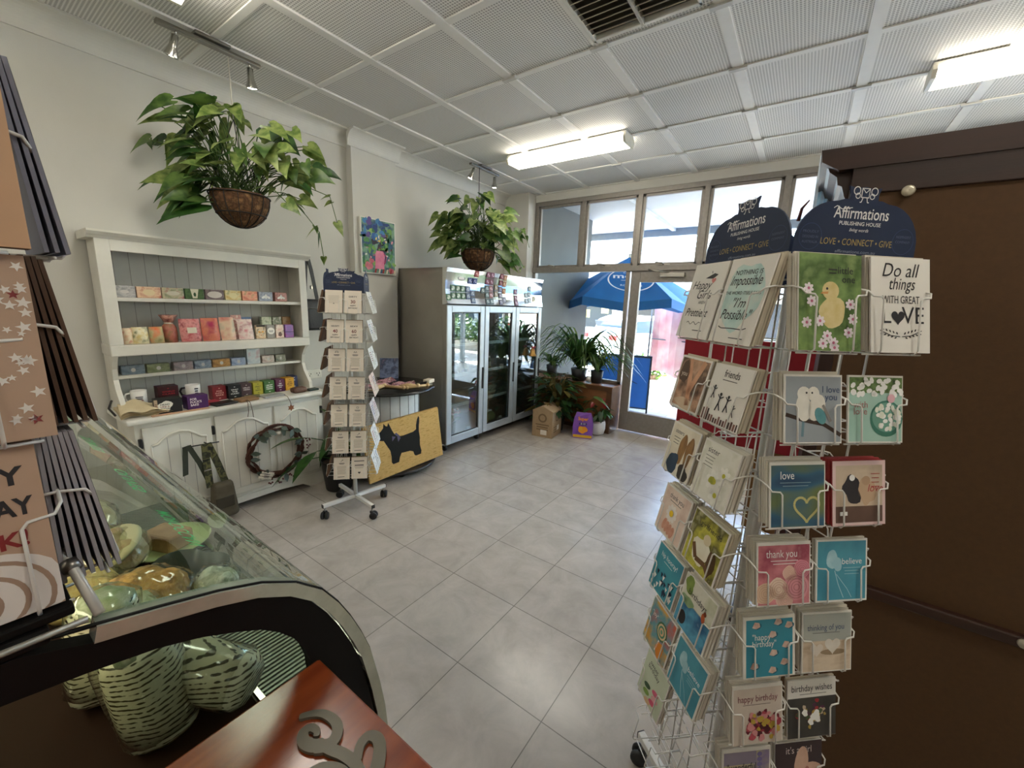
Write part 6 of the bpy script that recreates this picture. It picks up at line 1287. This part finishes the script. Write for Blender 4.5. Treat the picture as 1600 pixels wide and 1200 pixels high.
# pleated paper hanging at the dresser's front corner
t = root('pleated_hanging', 'white and pale blue pleated paper hanging at the dresser corner', 'paper decoration', (-.03, DY+.31, 1.90))
vs = []; fs = []; b = MB(); N = 10
for i in range(N+1):
    x = i*.009; y = (i % 2)*.03; vs += [(x, y, .0), (x-.002+.0008*i, y, .17-.008*i)]
for i in range(N): fs.append((2*i, 2*i+2, 2*i+3, 2*i+1))
b.add(vs, fs[0::2], leafmat('pale_paper', 'E6EEF2', 'F2F6F8')); b.add(vs, fs[1::2], leafmat('pale_blue_paper', '9CC0D8', 'B4D0E0')); b.build('pleats', t)
b = MB(); b.tube([(0, .015, .17), (.085, .0, .10)], .004, m_dw, 5); b.build('hanger_rod', t)
b = MB(); b.tube([(-.035, .02, -.03), (-.03, .02, .01), (-.012, .02, .035)], [.006, .005, .002], M('5A2A24', .6), 6); b.build('tassel', t)
t = root('red_board', 'red covered display board with a timber foot behind the near card spinner', 'display board', (0, 2.3, 0))
MB().box(-.50, .5, 0, .03, .88, 1.42, M('9A1A28', .75, bump=.1, bscale=300), .005).build('red_panel', t)
MB().box(-.12, .5, .0, .03, .46, .88, woodmat('board_foot', '6E4A22', '8A6030', (6, 6, 1), 3, .5), .004).build('timber_panel', t)
for x in (-.10, .44): MB().box(x, x+.05, -.18, .18, 0, .04, m_dw, .006).box(x, x+.05, .0, .03, .04, .47, m_dw, .003).build('foot', t)

# ================================================================== deli display case
CX = -.50; XE = -2.05
dc = root('deli_case', 'curved glass deli display case with a black end panel', 'display case', (0, 0, 0))
OUT = [(.022, 1.249), (.049, 1.243), (.095, 1.232), (.145, 1.219), (.19, 1.203), (.23, 1.180), (.263, 1.150), (.286, 1.115), (.304, 1.08), (.321, 1.04), (.335, 1.0), (.351, .925), (.360, .87), (.367, .79), (.368, .70)]
def inset(P, d):
    r = []
    for i in range(len(P)):
        a = Vector(P[max(i-1, 0)]); c = Vector(P[min(i+1, len(P)-1)]); t_ = (c-a).normalized(); n_ = Vector((t_.y, -t_.x)); r.append(tuple(Vector(P[i])+n_*d))
    return r
IN = inset(OUT, .018); bk_ = M('0E0D0D', .5, var=.02, spec=.2)
b = MB(); poly = [(-.5, 1.243), (.0, 1.243)]+[p for p in IN if p[0] > .02]+[(.345, .0), (-.5, 0), (-.5, .86), (.236, .86), (.245, 1.02), (.243, 1.047), (.236, 1.073), (.222, 1.1), (.205, 1.121), (.185, 1.139), (.16, 1.154), (.125, 1.172), (.088, 1.186), (.04, 1.197), (-.012, 1.206), (-.5, 1.225)]
b.prism(poly, CX-.018, CX, bk_, 'x'); b.build('end_panel', dc)
m_edge = M('CFD4C8', .15, .6, .1, 40, name='polished_edge_strip')
b = MB(); st = [p for p in OUT[1:]]; si = [p for p in inset(OUT, .016)[1:]]
b.prism(st+si[::-1], CX-.016, CX+.006, m_edge, 'x'); b.build('edge_strip', dc)
b = MB(); b.tube([(CX+.001, y, z) for y, z in OUT], .0022, bk_, 6); b.build('seal', dc)
gg = glassmat('green_case_glass', 'E2EDE6', 1.42, 0, 1.25)
b = MB(); vs = []; fs = []
PO = []
for i in range(len(OUT)-1):
    for k in range(3): PO.append(tuple(Vector(OUT[i]).lerp(Vector(OUT[i+1]), k/3)))
PO.append(OUT[-1])
for y, z in PO: vs += [(CX-.006, y+.001, z+.003), (XE, y+.001, z+.003)]
for i in range(len(PO)-1): fs.append((2*i, 2*i+2, 2*i+3, 2*i+1))
b.add(vs, fs, gg, True); b.build('curved_glass', dc)
b = MB(); b.prism([(-.47, .87), (.238, .87), (.249, 1.02), (.247, 1.05), (.24, 1.076), (.226, 1.104), (.208, 1.126), (.187, 1.144), (.16, 1.159), (.09, 1.191), (.04, 1.202), (-.012, 1.211), (-.47, 1.22)], CX-.0135, CX-.010, glassmat('case_end_glass', 'E8EEE8', 1.18), 'x'); b.build('side_glass', dc)
b = MB(); b.box(XE, CX, -.5, .022, 1.243, 1.258, bk_, .003); b.build('top_deck', dc)
b = MB(); b.tube([(CX+.001, -.5, 1.261), (CX+.001, .045, 1.252)], .003, M('B5AFA0', .35, .5), 6); b.build('trim_rail', dc)
b = MB(); b.box(XE, CX-.018, -.5, .345, 0, .86, bk_, .004); b.build('base', dc)
b = MB(); b.box(XE, CX-.02, -.5, -.48, .86, 1.243, M('3A3230', .5)); b.build('back_panel', dc); MB().box(XE, XE+.006, -.48, .24, .86, 1.2, glassmat('case_side_glass', 'E8EEE8', 1.4)).build('side_glass', dc)
b = MB(); b.box(XE+.02, CX-.02, -.47, .21, .915, .932, M('2A1B14', .75, spec=.08), .002); b.build('food_deck', dc)
b = MB(); b.box(XE+.02, CX-.02, .215, .335, .90, .915, m_chr)
for k in range(110): x = CX-.03-k*.009; b.box(x-.0045, x, .226, .322, .915, .921, M('8E9288', .4, .6))
for y in (.22, .326): b.box(XE+.02, CX-.02, y-.004, y+.004, .915, .926, m_chr)
b.build('air_grille', dc)
b = MB(); b.box(XE+.1, CX-.06, -.12, -.06, 1.205, 1.243, m_white); b.build('lamp_housing', dc)
b = MB(); b.box(XE+.12, CX-.08, -.11, -.07, 1.19, 1.206, M('FFF0CE', .5, emit=4.5, name='case_lamp')); b.build('lamp_tube', dc)
gn = M('3CE68C', .4, name='green_edge_lettering')
for i, (x, s) in enumerate(((-.72, 'MOROCCAN'), (-.98, 'OLIVES'), (-1.28, 'DOLMADES'), (-1.6, 'CHEESE'))):
    p = MB(); p.dy = 0; p.txt(s, 0, 0, .030, gn, 1, bold=.01, w=.15, mirror=True); o = p.build('green_lettering', dc)
    a_ = Vector(OUT[4]); c_ = Vector(OUT[6]); ang = math.atan2(c_.y-a_.y, c_.x-a_.x); o.matrix_local = Matrix.Translation((x, a_.x-.012, a_.y-.004)) @ Matrix.Rotation(pi, 4, 'Z') @ Matrix.Rotation(-(pi/2+ang), 4, 'X')
# food in the case
FZ = .9325
m_film = glassmat('cling_film', 'F2F2EC', 1.5, .08, 1.8)
m_news = bpy.data.materials.new('printed_paper_wrap'); m_news.use_nodes = True
n = m_news.node_tree.nodes; L = m_news.node_tree.links; tc = n.new('ShaderNodeTexCoord'); wv = n.new('ShaderNodeTexWave'); wv.bands_direction = 'Z'; wv.inputs['Scale'].default_value = 44; wv.inputs['Distortion'].default_value = .3
nz = n.new('ShaderNodeTexNoise'); nz.inputs['Scale'].default_value = 110; nz.inputs['Detail'].default_value = 1; m1 = n.new('ShaderNodeMath'); m1.operation = 'MULTIPLY'; rp = n.new('ShaderNodeValToRGB')
rp.color_ramp.elements[0].position = .36; rp.color_ramp.elements[0].color = (*lin('E4DFC8'), 1); rp.color_ramp.elements[1].position = .46; rp.color_ramp.elements[1].color = (*lin('4E4A38'), 1)
L.new(tc.outputs['Object'], wv.inputs['Vector']); L.new(tc.outputs['Object'], nz.inputs['Vector']); L.new(wv.outputs[0], m1.inputs[0]); L.new(nz.outputs[0], m1.inputs[1]); L.new(m1.outputs[0], rp.inputs[0]); L.new(rp.outputs[0], n['Principled BSDF'].inputs['Base Color']); n['Principled BSDF'].inputs['Roughness'].default_value = .22
def wrap_roll(loc, label, tilt, rz, h=.17, r=.05):
    t = root('wrapped_roll', label, 'wrap', loc, rz, 'paper wrapped rolls in the deli case')
    b = MB(); b.T = Matrix.Rotation(tilt, 4, 'X'); b.lathe([(0, 0), (r*.7, .0), (r*.95, .012), (r, .04), (r*1.02, h*.6), (r*.95, h*.85), (r*.8, h*.95)], m_news, 28, wob=lambda a, z: .05*sin(a*3+z*30)+.03*sin(a*7)); b.build('paper', t)
    b = MB(); b.T = Matrix.Rotation(tilt, 4, 'X'); b.lathe([(r*.86, h*.9), (r*.75, h), (r*.5, h*1.06), (.0, h*1.04)], M('A8BC90', .35, c2=('DCE0C8', '7A9A5A'), scale=40), 24, wob=lambda a, z: .12*sin(a*5+z*60)); b.build('filling', t)
    b = MB(); b.T = Matrix.Rotation(tilt, 4, 'X'); b.lathe([(r*1.05, .02), (r*1.09, h*.5), (r*1.05, h*.85), (r*1.0, h*1.0), (r*.5, h*1.10), (0, h*1.08)], m_film, 28, wob=lambda a, z: .03*sin(a*9+z*80)); b.build('cling_film', t)
wrap_roll((-.655, .115, FZ+.006), 'paper wrapped roll standing nearest the side window of the deli case', -.22, 2.2, .155, .043)
wrap_roll((-.598, .205, FZ+.048), 'paper wrapped roll lying behind the standing one in the deli case', -1.35, 2.2, .15, .040)
wrap_roll((-.80, .075, FZ+.006), 'paper wrapped roll half hidden by the end panel of the deli case', -.15, .6, .15, .042)
def blobfood(name, label, cat, loc, r, sc, m, film=True, rz=0, extra=None):
    t = root(name, label, cat, loc, rz, None); b = MB(); q = random.Random(len(label)); b.sph((0, 0, r*sc[2]), r, m, sc, 28, 18); b.v = [tuple(Vector(v)*(1+.22*mnoise.noise(Vector(v)*32))) for v in b.v]; b.build('food', t)
    if extra: extra(t)
    if film: f = MB(); f.sph((0, 0, r*sc[2]), r*1.14, m_film, sc, 26, 16); f.v = [tuple(Vector(v)*(1+.12*mnoise.noise(Vector(v)*70))) for v in f.v]; f.build('cling_film', t)
blobfood('pastry', 'golden pastry near the wire foot in the deli case', 'pastry', (-1.06, .09, FZ+.004), .06, (1.3, 1, .6), M('C9A860', .6, c2=('DCC488', 'A8803E'), scale=50), True, .3)
blobfood('croissant', 'orange brown croissant wrapped in film in the deli case', 'pastry', (-.98, .165, FZ+.004), .055, (1.4, 1, .65), M('B8803E', .5, c2=('D9A860', '8A5A28'), scale=45), True, .8)
blobfood('salad_roll', 'pale green salad roll wrapped in film in the deli case', 'roll', (-.90, .12, FZ+.004), .055, (1.3, 1, .7), M('B8C290', .5, c2=('DCE0C0', '7A8E4E'), scale=50), True, .5)
def disc_on(t):
    b = MB(); b.T = Matrix.Translation((.02, .0, .06)) @ Matrix.Rotation(.5, 4, 'X'); b.lathe([(0, 0), (.058, 0), (.062, .006), (.058, .014), (0, .016)], M('D9CFA6', .6), 24); b.build('flat_bread', t)
blobfood('filled_bun', 'round filled bun with a pale flat lid in the deli case', 'bun', (-1.17, .15, FZ+.004), .062, (1.2, 1, .75), M('B8906A', .5, c2=('C9B48A', '9A4A40'), scale=16), True, .2, disc_on)
blobfood('sandwich', 'film wrapped sandwich at the far end of the deli case', 'sandwich', (-1.40, .135, FZ+.004), .07, (1.3, 1, .6), M('C2A878', .5, c2=('DCCFA8', 'A87A54'), scale=14), True, .1)
t = root('cake_plate', 'pale green plate with a brown slice in the deli case', 'plate', (-1.20, .26, FZ-.004), 0); MB().lathe([(0, .004), (.06, .004), (.085, .018), (.087, .022), (.06, .009), (0, .008)], M('C2D49A', .3), 28).build('plate', t); b = MB(); b.T = Matrix.Rotation(.4, 4, 'Z'); b.box(-.045, .045, -.03, .03, .008, .05, M('9A744E', .7, c2='B8946A', scale=30), .006); b.build('slice', t)
t = root('plastic_tub', 'dark green oval tub in the deli case', 'tub', (-1.02, .255, FZ-.006), .5); MB().lathe([(0, 0), (.05, 0), (.06, .045), (.057, .045), (.047, .006), (0, .005)], M('26382C', .35), 24, wob=lambda a, z: .35*cos(2*a)).build('bowl', t)
blobfood('film_parcel', 'clear film parcel by the front glass of the deli case', 'parcel', (-.93, .27, FZ-.006), .042, (1.1, .9, .7), M('8E9E88', .5, c2=('C9D0BC', '6A7E62'), scale=50), True)

# ------------------------------------------------------------------ counter spinner on the case
CL = (-.600, -.013, 1.2585)
CZ = [(1.270-1.2585+.155*k, .150) for k in (2, 1, 0)]
cr = card_rack('counter_card_spinner', 'small wire card spinner standing on the deli case top', CL, radians(90), .062, CZ, .108, None, .1, False, .04, (0, 1), 1)
b = MB(); b.tube([(0, 0, 0), (0, 0, .55)], .007, m_wire, 10); b.build('pole', cr)
b = MB(); b.tube([(.098, .066, -.008), (.045, .055, .04), (.0, .0, .06)], .0042, M('C9C6BE', .4, .2), 8); b.tube([(.060, .0582, .025), (.052, .0563, .032)], .007, m_nick, 8); b.build('leg', cr)
b = MB(); b.tube([(.098, -.066, .004), (.055, -.055, .03), (.0, .0, .06)], .0042, M('C9C6BE', .4, .2), 8); b.build('leg', cr)
b = MB(); b.box(.01, .095, -.11, .052, .0, .009, bk_, .002); b.build('foot_plate', cr)
KB = 'BFA28C'
def c_bday(b, w, h): b.txt('HAPPY', w*.42, h*.78, .021, INK, 2, 'r', bold=.03); b.txt('BIRTHDAY', w*.44, h*.60, .021, INK, 2, 'r', bold=.03, w=.078); b.txt('OK!', w*.38, h*.42, .019, M('8A2A2C', .6), 2, 'r', bold=.03); b.disc(w*.12, h*.13, .047, M('E6E0DC', .6), 2, .042, 30); [b.ring(w*.12-.004*k, h*.12, .038-.011*k, .0035, M('A88E7C', .6), 3, 30) for k in range(3)]
def c_star(b, w, h):
    q = random.Random(6)
    for i in range(110):
        x = q.uniform(-w*.46, w*.46); z = q.uniform(.03, .97)*h; s = q.uniform(.0022, .0052); a0 = q.random()*2
        b.flat([(x+s*(1 if k % 2 == 0 else .42)*cos(a0+pi*k/5), z+s*(1 if k % 2 == 0 else .42)*sin(a0+pi*k/5)) for k in range(10)], [M('EDE8E2', .6), M('8A3A3A', .6)][i % 9 == 0], 2)
def c_plain(b, w, h): pass
for k, (fn, nm, col) in enumerate(((c_plain, 'plain tan', 'CDA684'), (c_star, 'white star', KB), (c_bday, 'birthday swirl', KB))):
    b = blank(.108, .150, col, .003); fn(b, .108, .150)
    put_card(CL, radians(90), .060, 0, CZ[k][0], b, '%s kraft card on the counter spinner facing the room' % nm, 'kraft cards on the counter spinner', -.001, .07, 0, (.012, .008, -.006)[k])
    src = put_card(CL, radians(90), .060, 0, CZ[k][0], blank(.108, .150, '6E5640', .003), 'brown envelope behind the %s kraft card' % nm, 'envelopes behind the %s kraft card' % nm, .006, .07, 0, (.012, .008, -.006)[k])
    for j in (1, 2): o = src.copy(); COL.objects.link(o); put_card(CL, radians(90), .060, 0, CZ[k][0], o, src['label'], src['group'], .006+.005*j, .07, 0, (.012, .008, -.006)[k])
    n_ = (3, 6, 7)[k]; cc = (('8E90A0', .003), ('5E4636', .003), ('A8A6AC', .003))[k]; src = None
    rn = ('top', 'middle', 'lowest')[k]
    for j in range(n_):
        mcol = cc[0]
        if src is None:
            b = blank(.108, .150, mcol, cc[1])
            if k != 1: b.rect(-.054, .054, 0, .150, M('A4A6B4', .6, c2='7E8090', scale=20), 1)
            src = put_card(CL, radians(180), .067, 0, CZ[k][0], b, 'grey sleeved card standing in the %s side pocket of the counter spinner' % rn if k != 1 else 'dark brown edged card standing in the middle side pocket of the counter spinner', 'cards in the %s side pocket of the counter spinner' % rn, 0, .12)
        else:
            o = src.copy(); COL.objects.link(o); put_card(CL, radians(180), .067, 0, CZ[k][0], o, src['label'], src['group'], .0065*j, .12-.02*j, qn.uniform(-.001, .002))

# ------------------------------------------------------------------ timber counter beside the case
m_rw = woodmat('red_brown_timber', '702C14', '8E431F', (14, 1.2, 14), 3.2, .22, .5)
t = root('timber_counter', 'glossy red brown timber counter end beside the deli case', 'counter', (0, 0, 0))
MB().box(-.492, .45, -.55, .251, 1.025, 1.05, m_rw, .003).build('counter_top', t)
MB().box(-.46, .42, -.52, .21, 0, 1.025, woodmat('counter_side', '5E2A14', '7A3A1C', (10, 10, 1.2), 3, .35), .004).build('cabinet', t)
def stroke(mb, pts, w0, w1, z0, z1, mat):
    P = [Vector((a, b, 0)) for a, b in pts]; Q = []
    for i in range(len(P)-1):
        p0 = P[max(i-1, 0)]; p1 = P[i]; p2 = P[i+1]; p3 = P[min(i+2, len(P)-1)]
        for k in range(5):
            u = k/5; Q.append(.5*((2*p1)+(p2-p0)*u+(2*p0-5*p1+4*p2-p3)*u*u+(3*p1-p0-3*p2+p3)*u**3))
    Q.append(P[-1]); Lf = []; Rt = []; n = len(Q)
    for i in range(n):
        d = (Q[min(i+1, n-1)]-Q[max(i-1, 0)]).normalized(); nn = Vector((-d.y, d.x, 0)); u = i/(n-1); w = (w0+(w1-w0)*u)/2*(1 if 0 < i < n-1 else .6); Lf.append(Q[i]+nn*w); Rt.append(Q[i]-nn*w)
    vs = [(p.x, p.y, z0) for p in Lf]+[(p.x, p.y, z0) for p in Rt]+[(p.x, p.y, z1) for p in Lf]+[(p.x, p.y, z1) for p in Rt]; fs = []
    for i in range(n-1): fs += [(2*n+i, 3*n+i, 3*n+i+1, 2*n+i+1), (i, i+1, n+i+1, n+i), (i, 2*n+i, 2*n+i+1, i+1), (n+i, n+i+1, 3*n+i+1, 3*n+i)]
    fs += [(0, n, 3*n, 2*n), (n-1, 3*n-1, 4*n-1, 2*n-1)]; mb.add(vs, fs, mat)
b = MB(); gm_ = M('5E594C', .4, .2, .05, name='bronze_paint')
stroke(b, [(-.428, .190), (-.42, .201), (-.408, .210), (-.390, .213), (-.378, .209), (-.371, .200), (-.373, .191), (-.381, .184)], .007, .016, 1.0505, 1.0545, gm_)
stroke(b, [(-.376, .190), (-.385, .182), (-.397, .179), (-.407, .184), (-.405, .192), (-.396, .194), (-.391, .190)], .016, .006, 1.0505, 1.0544, gm_)
stroke(b, [(-.378, .189), (-.363, .193), (-.348, .198), (-.33, .200), (-.31, .196)], .012, .012, 1.0505, 1.0546, gm_)
stroke(b, [(-.330, .202), (-.342, .214), (-.344, .226), (-.334, .231), (-.322, .226), (-.309, .213), (-.302, .203)], .009, .016, 1.0505, 1.0545, gm_)
stroke(b, [(-.362, .165), (-.356, .177), (-.341, .186), (-.324, .186), (-.305, .175)], .008, .014, 1.0505, 1.0544, gm_)
b.build('scroll_ornament', None, label='grey metal scroll ornament lying on the timber counter', cat='ornament')
